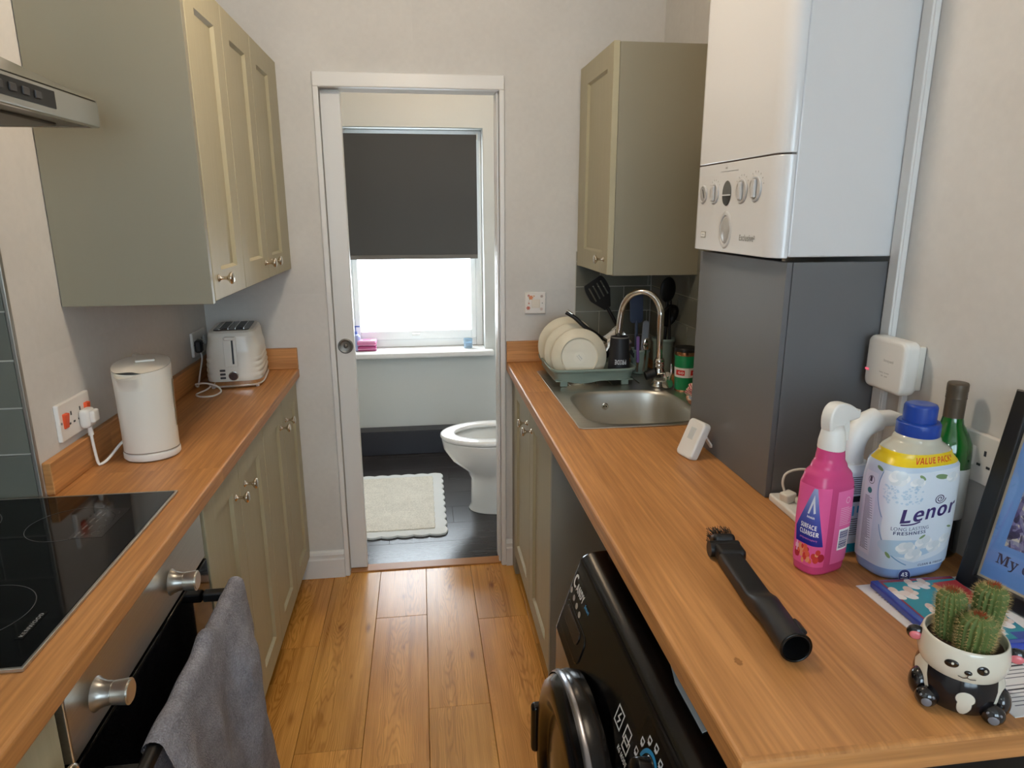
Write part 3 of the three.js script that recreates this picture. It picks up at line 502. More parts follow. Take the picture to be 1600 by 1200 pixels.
// ---------------------------------------------------------------- toaster
{
  const t = thing('toaster', 'cream two-slot toaster with ribbed sides and chrome base band', 'toaster', [-0.668, TOP, -2.515], 0.12);
  const hw = 0.085, hd = 0.135;                                     // half width x, half length z (lever end looks to +z)
  const P = [[0.024, hw * 1.08, hd * 1.02, 5], [0.034, hw * 1.10, hd * 1.03, 5], [0.055, hw * 1.10, hd * 1.02, 5], [0.12, hw * 1.06, hd * 1.0, 5], [0.178, hw * 0.96, hd * 0.95, 5], [0.192, hw * 0.92, hd * 0.92, 5], [0.198, hw * 0.84, hd * 0.87, 5]];
  const ribs = grid(96, 80, (u, v) => {
    const th = -u * 2 * Math.PI, y = 0.024 + 0.174 * v, p = onBottle(P, th, y), c = Math.abs(Math.cos(th)), w = Math.min(1, Math.max(0, (c - 0.35) / 0.3)), dip = (y > 0.034 && y < 0.108) ? 0.003 * Math.abs(Math.sin((y - 0.034) / 0.0185 * Math.PI)) - 0.0015 : 0;
    const k = 1 + w * dip / hw; return [p[0] * k, y, p[2]];
  }, true);
  const cap = grid(96, 1, (u, v) => { const p = onBottle(P, u * 2 * Math.PI, 0.198); return [p[0] * (1 - v), 0.198, p[2] * (1 - v)]; });
  mesh('body', [ribs, cap], mat.creamPlastic, t);
  mesh('top_plate', ext(shapeRR(-0.058, 0.058, -0.10, 0.095, 0.012), 0.003, 0.001).rotateX(-Math.PI / 2).translate(0, 0.1975, 0), std(C(60, 58, 56), 0.25, 0.8), t);
  for (const s of [-1, 1]) mesh('bread_slot', [rbox(0.026, 0.003, 0.155, 0.001, [s * 0.026, 0.2005, 0.0])], mat.blackPlastic, t);
  mesh('slot_rail', [box(0.003, 0.004, 0.16, [0.012, 0.2015, 0]), box(0.003, 0.004, 0.16, [-0.012, 0.2015, 0]), box(0.003, 0.004, 0.16, [0.04, 0.2015, 0]), box(0.003, 0.004, 0.16, [-0.04, 0.2015, 0])], mat.chrome, t);
  mesh('lever_panel', rbox(0.042, 0.10, 0.004, 0.004, [-0.004, 0.128, hd * 1.0], [-0.09, 0, 0]), mat.creamPlastic, t);
  mesh('lever_slot', rbox(0.006, 0.082, 0.002, 0.001, [0.004, 0.128, hd * 1.0 + 0.003], [-0.09, 0, 0]), mat.blackPlastic, t);
  mesh('lever', rbox(0.036, 0.012, 0.022, 0.004, [-0.002, 0.176, hd * 0.97 + 0.006]), mat.creamPlastic, t);
  mesh('browning_dial', [cyl(0.0135, 0.0145, 0.010, [0.0, 0.046, hd * 1.03 + 0.004], [Math.PI / 2, 0, 0])], std(C(66, 44, 40), 0.3), t);
  mesh('dial_ring', T(new THREE.TorusGeometry(0.0148, 0.0014, 10, 40), [0, 0.046, hd * 1.03 + 0.003]), mat.chrome, t);
  for (let i = 0; i < 3; i++) mesh('button', rbox(0.018, 0.007, 0.005, 0.002, [-0.034, 0.040 + i * 0.013, hd * 1.028 + 0.001]), mat.darkGrey, t);
  const Pb = P.map((r) => [r[0], r[1], r[2], r[3]]);
  mesh('chrome_band', grid(80, 3, (u, v) => onBottle([[0.010, hw * 1.08, hd * 1.03, 5], [0.027, hw * 1.115, hd * 1.045, 5]], -u * 2 * Math.PI, 0.010 + v * 0.017), true), mat.chrome, t);
  mesh('base', bottle([[0.006, hw * 1.06, hd * 1.0, 5], [0.012, hw * 1.12, hd * 1.05, 5]], 80, 2), mat.whitePlastic, t);
  for (const [x, z] of [[-1, -1], [1, -1], [-1, 1], [1, 1]]) mesh('foot', cyl(0.007, 0.006, 0.008, [x * hw * 0.85, 0.004, z * hd * 0.85], [0, 0, 0], 16), mat.whitePlastic, t);
  mesh('power_lead', tube([[-0.125, 0.115, 0.0], [-0.118, 0.09, 0.01], [-0.122, 0.04, 0.06], [-0.120, 0.012, 0.12], [-0.118, 0.030, 0.165], [-0.085, 0.036, 0.185], [-0.05, 0.028, 0.195], [-0.035, 0.010, 0.205], [-0.055, 0.0035, 0.235], [-0.095, 0.0035, 0.235], [-0.112, 0.004, 0.20], [-0.09, 0.006, 0.155], [-0.08, 0.01, 0.13]], 0.003, 120, 8), mat.whitePlastic, t);
  mesh('plug', [rbox(0.024, 0.044, 0.04, 0.008, [-0.124, 0.132, 0.01])], mat.blackPlastic, t);
}

// ---------------------------------------------------------------- boiler and boxed-in pipes
{
  const b = thing('gas_boiler', 'white wall-hung boiler with a row of round dials', 'boiler', [0.81, 1.412, -1.458]);
  const zN = -1.253, zF = -1.662, y0 = 1.412, y1 = 2.16, xs = 0.706, xf = 0.676, ys = 1.606;
  mesh('casing', rel(b, span(xs, XR - 0.003, y0 + 0.002, y1, zN, zF, 0.004)), mat.boiler, b);
  const plan = (r) => { const s = new THREE.Shape(); const cz0 = -zN, cz1 = -zF; s.moveTo(xs - 0.001, cz0); s.lineTo(xs - 0.001, cz1); s.quadraticCurveTo(xf + 0.002, cz1, xf, cz1 - 0.03); s.lineTo(xf, cz0 + 0.045); s.bezierCurveTo(xf, cz0 + 0.015, xf + 0.012, cz0, xs - 0.001, cz0); return s; };
  const slab = (ya, yb) => ext(plan(), yb - ya, 0.0015, 2, 24).rotateX(-Math.PI / 2).translate(0, ya, 0);
  mesh('upper_cover', rel(b, slab(ys + 0.002, y1)), mat.boiler, b);
  const cp = mesh('control_panel', rel(b, slab(y0, ys - 0.001)), mat.boiler, b);
  mesh('cover_groove', rel(b, span(xf + 0.004, xs, ys - 0.001, ys + 0.002, zN - 0.02, zF + 0.012)), std(C(90, 72, 62), 0.6), b);
  const X = (y, z, g) => g.rotateY(-Math.PI / 2).translate(xf - 0.81, y - y0, z + 1.458);   // looks to -x
  const ringG = (r) => lathe([[r, 0], [r * 1.06, 0.0015], [r * 0.95, 0.004], [r * 0.82, 0.003], [r * 0.8, 0.001], [0.0001, 0.001]], 36).rotateX(Math.PI / 2);
  const ellM = std(C(206, 205, 202), 0.3), bezel = std(C(198, 198, 197), 0.3);
  for (const [y, z, r, gauge] of [[1.541, -1.606, 0.0205, true], [1.541, -1.543, 0.0225, false], [1.543, -1.407, 0.0245, false], [1.546, -1.347, 0.0250, false]]) {
    const d = mesh(gauge ? 'pressure_gauge' : 'dial', X(y, z, ringG(r)), bezel, cp);
    if (gauge) { mesh('gauge_face', X(y, z, T(new THREE.CircleGeometry(r * 0.78, 28), [0, 0, 0.0014])), std(C(168, 168, 166), 0.3), d); mesh('needle', X(y, z, box(0.0018, r * 1.1, 0.0008, [0.002, 0.001, 0.002], [0, 0, 0.5])), mat.darkGrey, d); }
    else { mesh('dial_grip', X(y, z, rbox(r * 0.55, r * 1.5, 0.007, 0.003, [0, 0, 0.0045])), bezel, d); const tk = []; for (let i = 0; i < 6; i++) { const a = -0.9 + i * 0.36 + (z > -1.39 ? 0.4 : 0); tk.push(box(0.0012, 0.003, 0.0004, [Math.sin(a) * r * 1.32, Math.cos(a) * r * 1.32, 0.0003], [0, 0, -a])); } mesh('scale_marks', X(y, z, M(...tk)), mat.grey, d); }
  }
  const dz = -1.478, dy = 1.54;
  const disp = mesh('display', X(dy, dz, T(lathe([[0.0001, 0.0004], [0.021, 0.0004], [0.0215, 0.001], [0.0205, 0.0018], [0.0001, 0.0012]], 40).rotateX(Math.PI / 2), [0, 0, 0], [0, 0, 0], [1, 1.25, 1])), std(C(96, 96, 94), 0.15), cp);
  const half = (a0, a1, sy, oy) => { const s = new THREE.Shape(); s.absellipse(0, oy, 0.0195, sy, a0, a1); return new THREE.ShapeGeometry(s, 24); };
  mesh('display_window', X(dy, dz, T(half(Math.PI, 2 * Math.PI, 0.020, -0.0055), [0, 0, 0.0021])), std(C(34, 28, 24), 0.1), disp);
  mesh('display_bar', X(dy, dz, rbox(0.043, 0.003, 0.002, 0.0008, [0, -0.004, 0.0024])), bezel, disp);
  const big = mesh('round_flap', X(1.461, -1.474, T(lathe([[0.0001, -0.001], [0.02, -0.001], [0.0215, 0.0005], [0.0225, 0.003], [0.0265, 0.002], [0.028, 0]], 40).rotateX(Math.PI / 2), [0, 0, 0], [0, 0, 0], [1.15, 1.45, 1])), bezel, cp);
  mesh('flap_button', X(1.460, -1.474, T(lathe([[0.0001, 0.004], [0.014, 0.0035], [0.019, 0.001], [0.0195, 0]], 36).rotateX(Math.PI / 2), [0, 0, 0], [0, 0, 0], [1.15, 1.45, 1])), std(C(176, 176, 174), 0.2), big);
  const word = (txt, w, h, col, font) => canvasTex(256, Math.round(256 * h / w), (c, W, H) => { c.fillStyle = '#ecece8'; c.fillRect(0, 0, W, H); c.fillStyle = col; c.font = font; c.textAlign = 'center'; c.textBaseline = 'middle'; c.fillText(txt, W / 2, H / 2, W * 0.96); });
  mesh('model_lettering', X(1.447, -1.368, T(new THREE.PlaneGeometry(0.072, 0.0206), [0, 0, 0.0004])), decal(0.056, 0.016, C(136, 136, 130), (c, W, H) => { c.font = 'bold 60px sans-serif'; c.fillText('Exclusive²', 2, H * 0.8, W - 4); }), cp);
  const badge = mesh('maker_badge', X(1.448, -1.592, rbox(0.026, 0.014, 0.0015, 0.0007, [0, 0, 0.0004])), std(C(158, 152, 142), 0.4), cp);
  mesh('badge_face', X(1.448, -1.592, T(new THREE.PlaneGeometry(0.021, 0.010), [0, 0, 0.0013])), flat2(word('BAXI', 0.021, 0.010, '#85857f', 'bold 80px sans-serif'), 0.3), badge);
  mesh('vent_line', X(1.587, -1.473, box(0.085, 0.0009, 0.0008, [0, 0, 0.0003])), mat.grey, cp);
  mesh('brand_lettering', X(1.594, -1.487, T(new THREE.PlaneGeometry(0.014, 0.006), [0, 0, 0.0004])), decal(0.014, 0.006, C(150, 150, 146), (c, W, H) => { c.font = 'bold 100px sans-serif'; c.fillText('baxi', 4, H * 0.8, W - 8); }), cp);
  const bx = thing('pipe_boxing', 'dark grey boxed-in pipe housing under the boiler', 'boxing', [0.82, TOP, -1.465]);
  const gp = std(C(106, 107, 109), 0.42);
  mesh('front_board', rel(bx, span(0.708, 0.720, TOP + 0.001, 1.404, -1.2555, -1.676, 0.001)), gp, bx);
  mesh('side_board', rel(bx, span(0.7205, XR - 0.012, TOP + 0.001, 1.404, -1.2535, -1.268, 0.001)), gp, bx);
  mesh('far_side_board', rel(bx, span(0.7205, XR - 0.012, TOP + 0.001, 1.404, -1.664, -1.676, 0.001)), gp, bx);
  const tr = thing('cable_trunking', 'white plastic trunking running up the wall beside the boiler', 'trunking', [XR, TOP, -1.235]);
  mesh('channel', rel(tr, span(XR - 0.012, XR - 0.001, TOP + 0.001, CEIL - 0.001, -1.2515, -1.220, 0.002)), mat.gloss, tr);
  mesh('cover', rel(tr, span(XR - 0.016, XR - 0.010, TOP + 0.001, CEIL - 0.001, -1.250, -1.2225, 0.0025)), mat.gloss, tr);
}
// ---------------------------------------------------------------- hub on the wall
{
  const h = thing('wall_hub', 'white rounded smart hub with a pink light on the right wall', 'hub', [XR - 0.002, 1.212, -1.178], -Math.PI / 2);
  mesh('shell', ext(shapeRR(-0.056, 0.056, -0.052, 0.052, 0.016), 0.033, 0.008, 4, 12).translate(0, 0, 0.016), mat.whitePlastic, h);
  mesh('mounting_plate', rbox(0.095, 0.085, 0.016, 0.003, [0, 0, 0.008]), std(C(226, 222, 212), 0.4), h);
  mesh('status_light', rbox(0.012, 0.005, 0.002, 0.001, [-0.047, -0.018, 0.0488]), std(C(255, 150, 165), 0.4, 0, { emissive: C(255, 70, 110), emissiveIntensity: 0.55 }), h);
  const t = canvasTex(256, 128, (c, w, H) => { c.fillStyle = '#eae8e2'; c.fillRect(0, 0, w, H); c.fillStyle = '#9d9a94'; c.font = '22px sans-serif'; c.textAlign = 'center'; c.fillText('honeywell', w * 0.62, 26); c.font = '12px sans-serif'; c.fillText('heating   hot water', w * 0.5, 96); c.fillText('link    power', w * 0.52, 116); });
  mesh('print', T(new THREE.PlaneGeometry(0.072, 0.042), [0.004, -0.006, 0.0492]), flat2(t, 0.4), h);
  mesh('cable_conduit', rbox(0.011, 0.25, 0.012, 0.003, [0.012, -0.175, 0.007]), mat.gloss, h);
}
// ---------------------------------------------------------------- washing machine
{
  const w = thing('washing_machine', 'black front-loading washing machine under the worktop', 'washing machine', [0.55, 0, -0.938]);
  const z0 = -0.64, z1 = -1.236, xf = 0.255, yA = 0.66, zc = -0.938, tilt = Math.atan2(0.048, 0.148);   // upright front, sloping fascia above yA
  const s = new THREE.Shape(); s.moveTo(0.83, 0.02); s.lineTo(xf + 0.012, 0.02); s.lineTo(xf, 0.12); s.lineTo(xf, yA); s.lineTo(0.303, 0.808); s.bezierCurveTo(0.308, 0.820, 0.322, 0.826, 0.352, 0.827); s.lineTo(0.83, 0.827); s.lineTo(0.83, 0.02);
  mesh('body', rel(w, ext(s, z0 - z1, 0.010, 4, 24).translate(0, 0, z1)), mat.blackGloss, w);
  for (const [x, z] of [[0.33, z0 - 0.05], [0.33, z1 + 0.05], [0.79, z0 - 0.05], [0.79, z1 + 0.05]]) mesh('foot', rel(w, cyl(0.02, 0.022, 0.024, [x, 0.012, z], [0, 0, 0], 20)), mat.blackPlastic, w);
  const X = (y, z, g) => g.rotateY(-Math.PI / 2).translate(xf - 0.55, y, z - zc);                       // on the upright front
  const F = (up, z, g) => g.rotateX(-tilt).rotateY(-Math.PI / 2).translate(xf + up * Math.sin(tilt) - 0.55, yA + up * Math.cos(tilt), z - zc);   // on the fascia, up from its lower edge
  const dr = mesh('door', X(0.484, zc, lathe([[0.232, -0.006], [0.236, 0.010], [0.232, 0.030], [0.219, 0.048], [0.196, 0.056], [0.176, 0.052], [0.166, 0.042], [0.158, 0.036], [0.12, 0.046], [0.06, 0.052], [0.0001, 0.054]], 96).rotateX(Math.PI / 2)), mat.blackGloss, w);
  mesh('door_ring', X(0.484, zc, lathe([[0.2345, 0.024], [0.2355, 0.027], [0.2335, 0.033], [0.2305, 0.036]], 96).rotateX(Math.PI / 2)), std(C(150, 150, 156), 0.25, 1), dr).userData.label = 'polished chrome ring';
  mesh('door_handle', X(0.484, zc - 0.213, rbox(0.024, 0.11, 0.03, 0.009, [0, 0, 0.05])), mat.blackGloss, dr);
  const drawer = mesh('detergent_drawer', F(0.048, -1.140, ext(shapeRR(-0.080, 0.075, -0.028, 0.030, 0.018), 0.004, 0.0015).translate(0, 0, -0.002)), mat.blackGloss, w);
  mesh('drawer_grip', F(0.058, -1.150, ext(shapeRR(-0.056, 0.056, -0.014, 0.013, 0.012), 0.003, 0.001).translate(0, 0, 0.001)), std(C(42, 30, 22), 0.25), drawer);
  const mark = (name, wd, ht, up, z, col, draw) => mesh(name, F(up, z, T(new THREE.PlaneGeometry(wd, ht), [0, 0, 0.0006])), decal(wd, ht, col, draw), w);
  mark('brand_lettering', 0.084, 0.032, 0.121, -1.180, C(228, 228, 226), (c, W, H) => { c.font = 'bold 112px sans-serif'; c.fillText('C', 0, H * 0.93, 78); c.font = 'bold 70px sans-serif'; c.fillText('ANDY', 80, H * 0.93, 172); });
  for (let i = 0; i < 4; i++) mesh('badge', F(0.0955 - i * 0.0027, -1.215 + i * 0.026, T(new THREE.CircleGeometry(0.0058, 20), [0, 0, 0.0007], [0, 0, 0], [1.25, 1, 1])), std(C(168, 158, 150), 0.3), w);
  mark('blue_lettering', 0.032, 0.013, 0.114, -1.112, C(63, 159, 214), (c, W, H) => { c.font = 'italic bold 80px sans-serif'; c.fillText('Smart', 4, H * 0.8, W - 8); });
  mark('symbols', 0.090, 0.066, 0.080, -0.836, C(210, 210, 210), (c) => { c.lineWidth = 8; c.strokeRect(20, 40, 74, 74); c.beginPath(); c.moveTo(62, 52); c.lineTo(46, 80); c.lineTo(70, 80); c.lineTo(54, 104); c.stroke(); c.strokeRect(140, 44, 60, 60); c.strokeRect(156, 84, 60, 50); c.font = 'bold 30px sans-serif'; c.fillText('KG MODE', 128, 172, 120); });
  mark('programme_symbols', 0.105, 0.105, 0.098, -0.742, C(208, 212, 216), (c) => { for (let i = 0; i < 7; i++) { const a = Math.PI + i * Math.PI / 6; c.save(); c.translate(128 + Math.cos(a) * 104, 140 + Math.sin(a) * 104); c.lineWidth = 5; c.strokeRect(-11, -11, 22, 17); c.fillRect(-9, 9, 18, 6); c.restore(); } });
  const dial = mesh('programme_dial', F(0.094, -0.742, lathe([[0.0001, 0.022], [0.017, 0.021], [0.020, 0.017], [0.022, 0.002], [0.024, 0]], 40).rotateX(Math.PI / 2)), mat.blackGloss, w);
  mesh('dial_ring', F(0.094, -0.742, T(new THREE.RingGeometry(0.026, 0.032, 48, 1, 0.15, Math.PI - 0.3), [0, 0, 0.0008])), std(C(46, 140, 190), 0.4), dial);
  const sp = new THREE.Shape(); [[0, 0], [0.05, 0.02], [0.075, 0.06], [0.06, 0.12], [0.08, 0.16], [0.07, 0.22], [0.02, 0.2], [0.0, 0.1]].forEach(([x, y], i) => i ? sp.lineTo(x, y) : sp.moveTo(x, y));
  tag(mesh('paper_scrap', ext(sp, 0.001).rotateX(-Math.PI / 2).translate(0.350, 0.8278, -0.72), std(C(186, 196, 204), 0.7)), 'torn pale paper lying on top of the washing machine', 'paper');
}
// ---------------------------------------------------------------- sink and tap
const ring = (cx, cz, hx, hz, n, y, N = 64) => { const a = []; for (let i = 0; i <= N; i++) { const t = -i / N * 2 * Math.PI, c = Math.cos(t), s = Math.sin(t), k = Math.pow(Math.abs(c) ** n + Math.abs(s) ** n, -1 / n); a.push([cx + hx * c * k, y, cz + hz * s * k]); } return a; };
const loftRings = (rs) => grid(rs[0].length - 1, rs.length - 1, (u, v) => rs[Math.round(v * (rs.length - 1))][Math.round(u * (rs[0].length - 1))], true);
{
  const s = thing('kitchen_sink', 'stainless steel inset sink with drainer', 'sink', [0.65, TOP, -2.12]);
  const x0 = 0.425, x1 = 0.868, z0 = -1.765, z1 = -2.49, cx = 0.638, cz = -1.968;
  const o = P2([[x0 + 0.01, z0], [x1 - 0.01, z0], [x1, z0 - 0.01], [x1, z1 + 0.01], [x1 - 0.01, z1], [x0 + 0.01, z1], [x0, z1 + 0.01], [x0, z0 - 0.01]]);
  const hole = new THREE.Path(); ring(cx, cz, 0.178, 0.184, 4, 0).forEach(([x, , z], i) => hole[i ? 'lineTo' : 'moveTo'](x, -z)); o.holes.push(hole);
  mesh('deck', rel(s, boxUV(ext(o, 0.0035, 0.0012, 2).rotateX(-Math.PI / 2).translate(0, TOP + 0.0003, 0), 0.5, 'x')), std(0xffffff, 0.36, 1, { map: texSteel }), s);
  const rows = [[0.180, 0.186, TOP + 0.0045, 4], [0.1775, 0.1835, TOP + 0.0045, 4], [0.1725, 0.1785, TOP + 0.001, 4], [0.168, 0.174, TOP - 0.008, 4], [0.164, 0.170, TOP - 0.05, 4], [0.158, 0.164, TOP - 0.12, 4], [0.148, 0.154, TOP - 0.145, 3.6], [0.12, 0.126, TOP - 0.155, 3.2], [0.03, 0.03, TOP - 0.158, 2], [0.0005, 0.0005, TOP - 0.158, 2]];
  const bowl = loftRings(rows.map(([a, b, y, n]) => ring(cx, cz, a, b, n, y)));
  { const ix = bowl.index.array; for (let i = 0; i < ix.length; i += 3) { const t = ix[i]; ix[i] = ix[i + 1]; ix[i + 1] = t; } bowl.computeVertexNormals(); }
  mesh('bowl', rel(s, bowl), std(C(214, 210, 200), 0.40, 1), s);
  mesh('plug_hole', rel(s, lathe([[0.0001, 0.001], [0.02, 0.001], [0.034, 0.004], [0.036, 0.0]], 32).translate(cx, TOP - 0.158, cz)), mat.chrome, s);
  const ov = mesh('overflow', rel(s, lathe([[0.0001, 0.002], [0.006, 0.002], [0.0075, 0.004], [0.0115, 0.003], [0.012, 0]], 28).rotateX(Math.PI / 2).translate(0.60, TOP - 0.045, cz - 0.1705)), mat.chrome, s);
  for (const a of [-0.004, 0.004]) mesh('overflow_hole', rel(s, cyl(0.0022, 0.0022, 0.001, [0.60 + a, TOP - 0.045, cz - 0.1682], [Math.PI / 2, 0, 0], 12)), mat.blackPlastic, ov);
  for (let i = 0; i < 6; i++) mesh('drainer_ridge', rel(s, rbox(0.006, 0.003, 0.21, 0.0014, [0.50 + i * 0.05, TOP + 0.0042, -2.345])), mat.steelSmooth, s);
  const t = thing('mixer_tap', 'chrome swan-neck mixer tap with a side lever behind the sink', 'tap', [0.803, TOP + 0.004, -2.195]);
  mesh('base', lathe([[0.0001, 0], [0.028, 0], [0.028, 0.006], [0.024, 0.010], [0.0215, 0.022], [0.0215, 0.05], [0.019, 0.058], [0.0165, 0.066], [0.0185, 0.07], [0.0185, 0.078], [0.0165, 0.082], [0.0185, 0.086], [0.0175, 0.094], [0.0135, 0.1], [0.0001, 0.1]], 36), mat.chrome, t);
  const pts = []; pts.push([0, 0.095, 0], [-0.002, 0.15, 0], [-0.003, 0.225, 0]); for (let i = 0; i <= 10; i++) { const a = i / 10 * Math.PI; pts.push([-0.057 + 0.054 * Math.cos(a), 0.255 + 0.068 * Math.sin(a), -0.092 * i / 10]); } pts.push([-0.115, 0.225, -0.094], [-0.119, 0.180, -0.095]);
  mesh('spout', tube(pts, 0.0115, 100, 18), mat.chrome, t);
  mesh('nozzle', cyl(0.013, 0.013, 0.022, [-0.1195, 0.175, -0.095], [0, 0, 0.08]), mat.chrome, t);
  mesh('lever_body', [cyl(0.017, 0.017, 0.05, [0.006, 0.037, 0.026], [Math.PI / 2 - 0.3, 0, -0.35]), cyl(0.0155, 0.0185, 0.016, [0.014, 0.022, 0.054], [Math.PI / 2 - 0.3, 0, -0.35])], mat.chrome, t);
  mesh('lever', tube([[0.016, 0.03, 0.055], [0.022, 0.06, 0.058], [0.024, 0.088, 0.052]], 0.0035, 16, 10), mat.chrome, t);
  mesh('side_valve', [cyl(0.015, 0.017, 0.034, [-0.034, 0.045, 0.008], [0, 0, Math.PI / 2 + 0.3])], mat.blackPlastic, t);
}

// ---------------------------------------------------------------- dish rack and what stands in it
{
  const r = thing('dish_rack', 'sage grey plastic dish rack on the drainer', 'dish rack', [0.582, TOP + 0.005, -2.36]);
  const wall = (P, thick) => { const o = loftRings([ring(0, 0, P[0], P[1], 9, 0.020), ring(0, 0, P[0] + 0.006, P[1] + 0.006, 9, 0.048), ring(0, 0, P[0] + 0.008, P[1] + 0.008, 9, 0.053), ring(0, 0, P[0] + 0.014, P[1] + 0.014, 9, 0.054), ring(0, 0, P[0] + 0.015, P[1] + 0.015, 9, 0.063), ring(0, 0, P[0] + 0.010, P[1] + 0.010, 9, 0.064), ring(0, 0, P[0] + 0.004, P[1] + 0.004, 9, 0.048), ring(0, 0, P[0] - 0.003, P[1] - 0.003, 9, 0.023)]); return o; };
  mesh('tray', [wall([0.138, 0.145]), rbox(0.088, 0.004, 0.286, 0.002, [0.094, 0.021, 0]), rbox(0.022, 0.004, 0.286, 0.002, [-0.125, 0.021, 0])], mat.sagePlastic, r);
  const bow = new THREE.Shape(); bow.moveTo(-0.085, 0); bow.quadraticCurveTo(-0.03, -0.016, 0.02, -0.005); bow.quadraticCurveTo(0.05, 0, 0.09, 0); bow.lineTo(-0.085, 0);
  mesh('drip_lip', ext(bow, 0.006).translate(-0.02, 0.021, 0.136), mat.sagePlastic, r);
  for (const [x, z] of [[-0.105, 0.128], [0.112, 0.128], [-0.105, -0.128], [0.112, -0.128]]) mesh('foot', rbox(0.026, 0.022, 0.014, 0.003, [x, 0.011, z]), mat.sagePlastic, r);
  for (const z of [-2.294, -2.345, -2.370, -2.430, -2.455, -2.480]) mesh('plate_divider', [rbox(0.004, 0.022, 0.004, 0.0015, [-0.09, 0.033, z + 2.36]), rbox(0.004, 0.022, 0.004, 0.0015, [0.02, 0.033, z + 2.36]), rbox(0.18, 0.004, 0.004, 0.0015, [-0.03, 0.0215, z + 2.36])], mat.sagePlastic, r);
  // plates seen from below, leaning back
  const plateG = lathe([[0.0001, 0.0], [0.063, 0.0], [0.067, 0.002], [0.069, 0.006], [0.0705, 0.002], [0.073, 0.002], [0.086, -0.004], [0.100, -0.013], [0.1035, -0.017], [0.1035, -0.019], [0.099, -0.0165], [0.085, -0.0085], [0.069, -0.004], [0.0001, -0.004]], 72).rotateX(Math.PI / 2);
  const markT = canvasTex(128, 128, (c, w, h) => { c.clearRect(0, 0, w, h); c.fillStyle = '#e2d9c2'; c.fillRect(0, 0, w, h); c.save(); c.translate(64, 64); c.rotate(0.9); c.fillStyle = '#9a917c'; c.font = 'bold 22px sans-serif'; c.textAlign = 'center'; c.fillText('home', 0, -4); c.font = '15px sans-serif'; c.fillText('stoneware', 0, 14); c.restore(); });
  const spots = [[0.538, 1.0125, -2.265, 0.945, 'cream dinner plate standing foremost in the dish rack with its maker mark showing'], [0.527, 1.0175, -2.318, 0.985, 'cream dinner plate standing between two plates in the dish rack'], [0.525, 1.0235, -2.40, 1.04, 'cream dinner plate standing rearmost in the dish rack']];
  for (const [x, y, z, k, label] of spots) {
    const p = thing('dinner_plate', label, 'plate', [x, y, z], 0, 'plates in the dish rack'); p.rotation.set(-0.16, -0.10, 0); p.scale.setScalar(k * 1.0);
    mesh('plate_body', plateG, mat.plate, p);
    if (z > -2.3) mesh('maker_mark', T(new THREE.CircleGeometry(0.022, 28), [0.0, -0.005, 0.0012]), flat2(markT, 0.3), p);
  }
  // saucepan tipped on its side, handle up
  const s = thing('saucepan', 'small stainless saucepan tipped over in the dish rack, black handle raised', 'saucepan', [0.678, 1.036, -2.352]);
  const panG = lathe([[0.0001, -0.06], [0.036, -0.06], [0.041, -0.055], [0.041, 0.055], [0.043, 0.06], [0.041, 0.061], [0.0395, 0.056], [0.0395, -0.052], [0.0001, -0.056]], 48);
  const pan = mesh('pan_body', T(panG, [0, 0, 0], [0.2, 0, -0.86]), mat.chrome, s);
  mesh('handle', tube([[-0.048, 0.028, 0.022], [-0.075, 0.048, 0.030], [-0.115, 0.075, 0.033], [-0.148, 0.105, 0.030], [-0.178, 0.124, 0.024]], 0.0078, 40, 10).scale(1, 1, 1.4), mat.blackPlastic, s);
  mesh('handle_trim', [tube([[-0.030, 0.018, 0.022], [-0.045, 0.027, 0.0285], [-0.056, 0.034, 0.034]], 0.0074, 10, 12), tube([[-0.158, 0.118, 0.042], [-0.168, 0.125, 0.039], [-0.176, 0.130, 0.036]], 0.005, 10, 10)], mat.chrome, s);
  // upturned black tumbler
  const t = thing('tumbler', 'upturned black tumbler printed PRIDE in the dish rack', 'tumbler', [0.680, TOP + 0.030, -2.262]);
  mesh('cup', lathe([[0.0375, 0], [0.0390, 0.0], [0.0395, 0.003], [0.0325, 0.136], [0.031, 0.1385], [0.029, 0.1375], [0.026, 0.135], [0.0001, 0.135]], 56), std(C(30, 30, 35), 0.5), t);
  mesh('base_rim', lathe([[0.0295, 0.1372], [0.0322, 0.1362], [0.0322, 0.1402], [0.0295, 0.1402]], 48), std(C(120, 118, 112), 0.5), t);
  const pt = canvasTex(512, 160, (c, w, h) => { c.fillStyle = '#1e1e23'; c.fillRect(0, 0, w, h); c.translate(w, h); c.rotate(Math.PI); c.fillStyle = '#c9ccd0'; c.font = 'bold 120px sans-serif'; c.textAlign = 'center'; c.textBaseline = 'middle'; c.fillText('PRIDE', w / 2, h / 2 + 4, w * 0.9); });
  mesh('lettering', grid(24, 2, (u, v) => { const a = -1.0 + u * 1.75, y = 0.040 + v * 0.030, r = 0.0402 - y * 0.0526; return [Math.sin(a) * r, y, Math.cos(a) * r]; }), flat2(pt, 0.5), t);
}
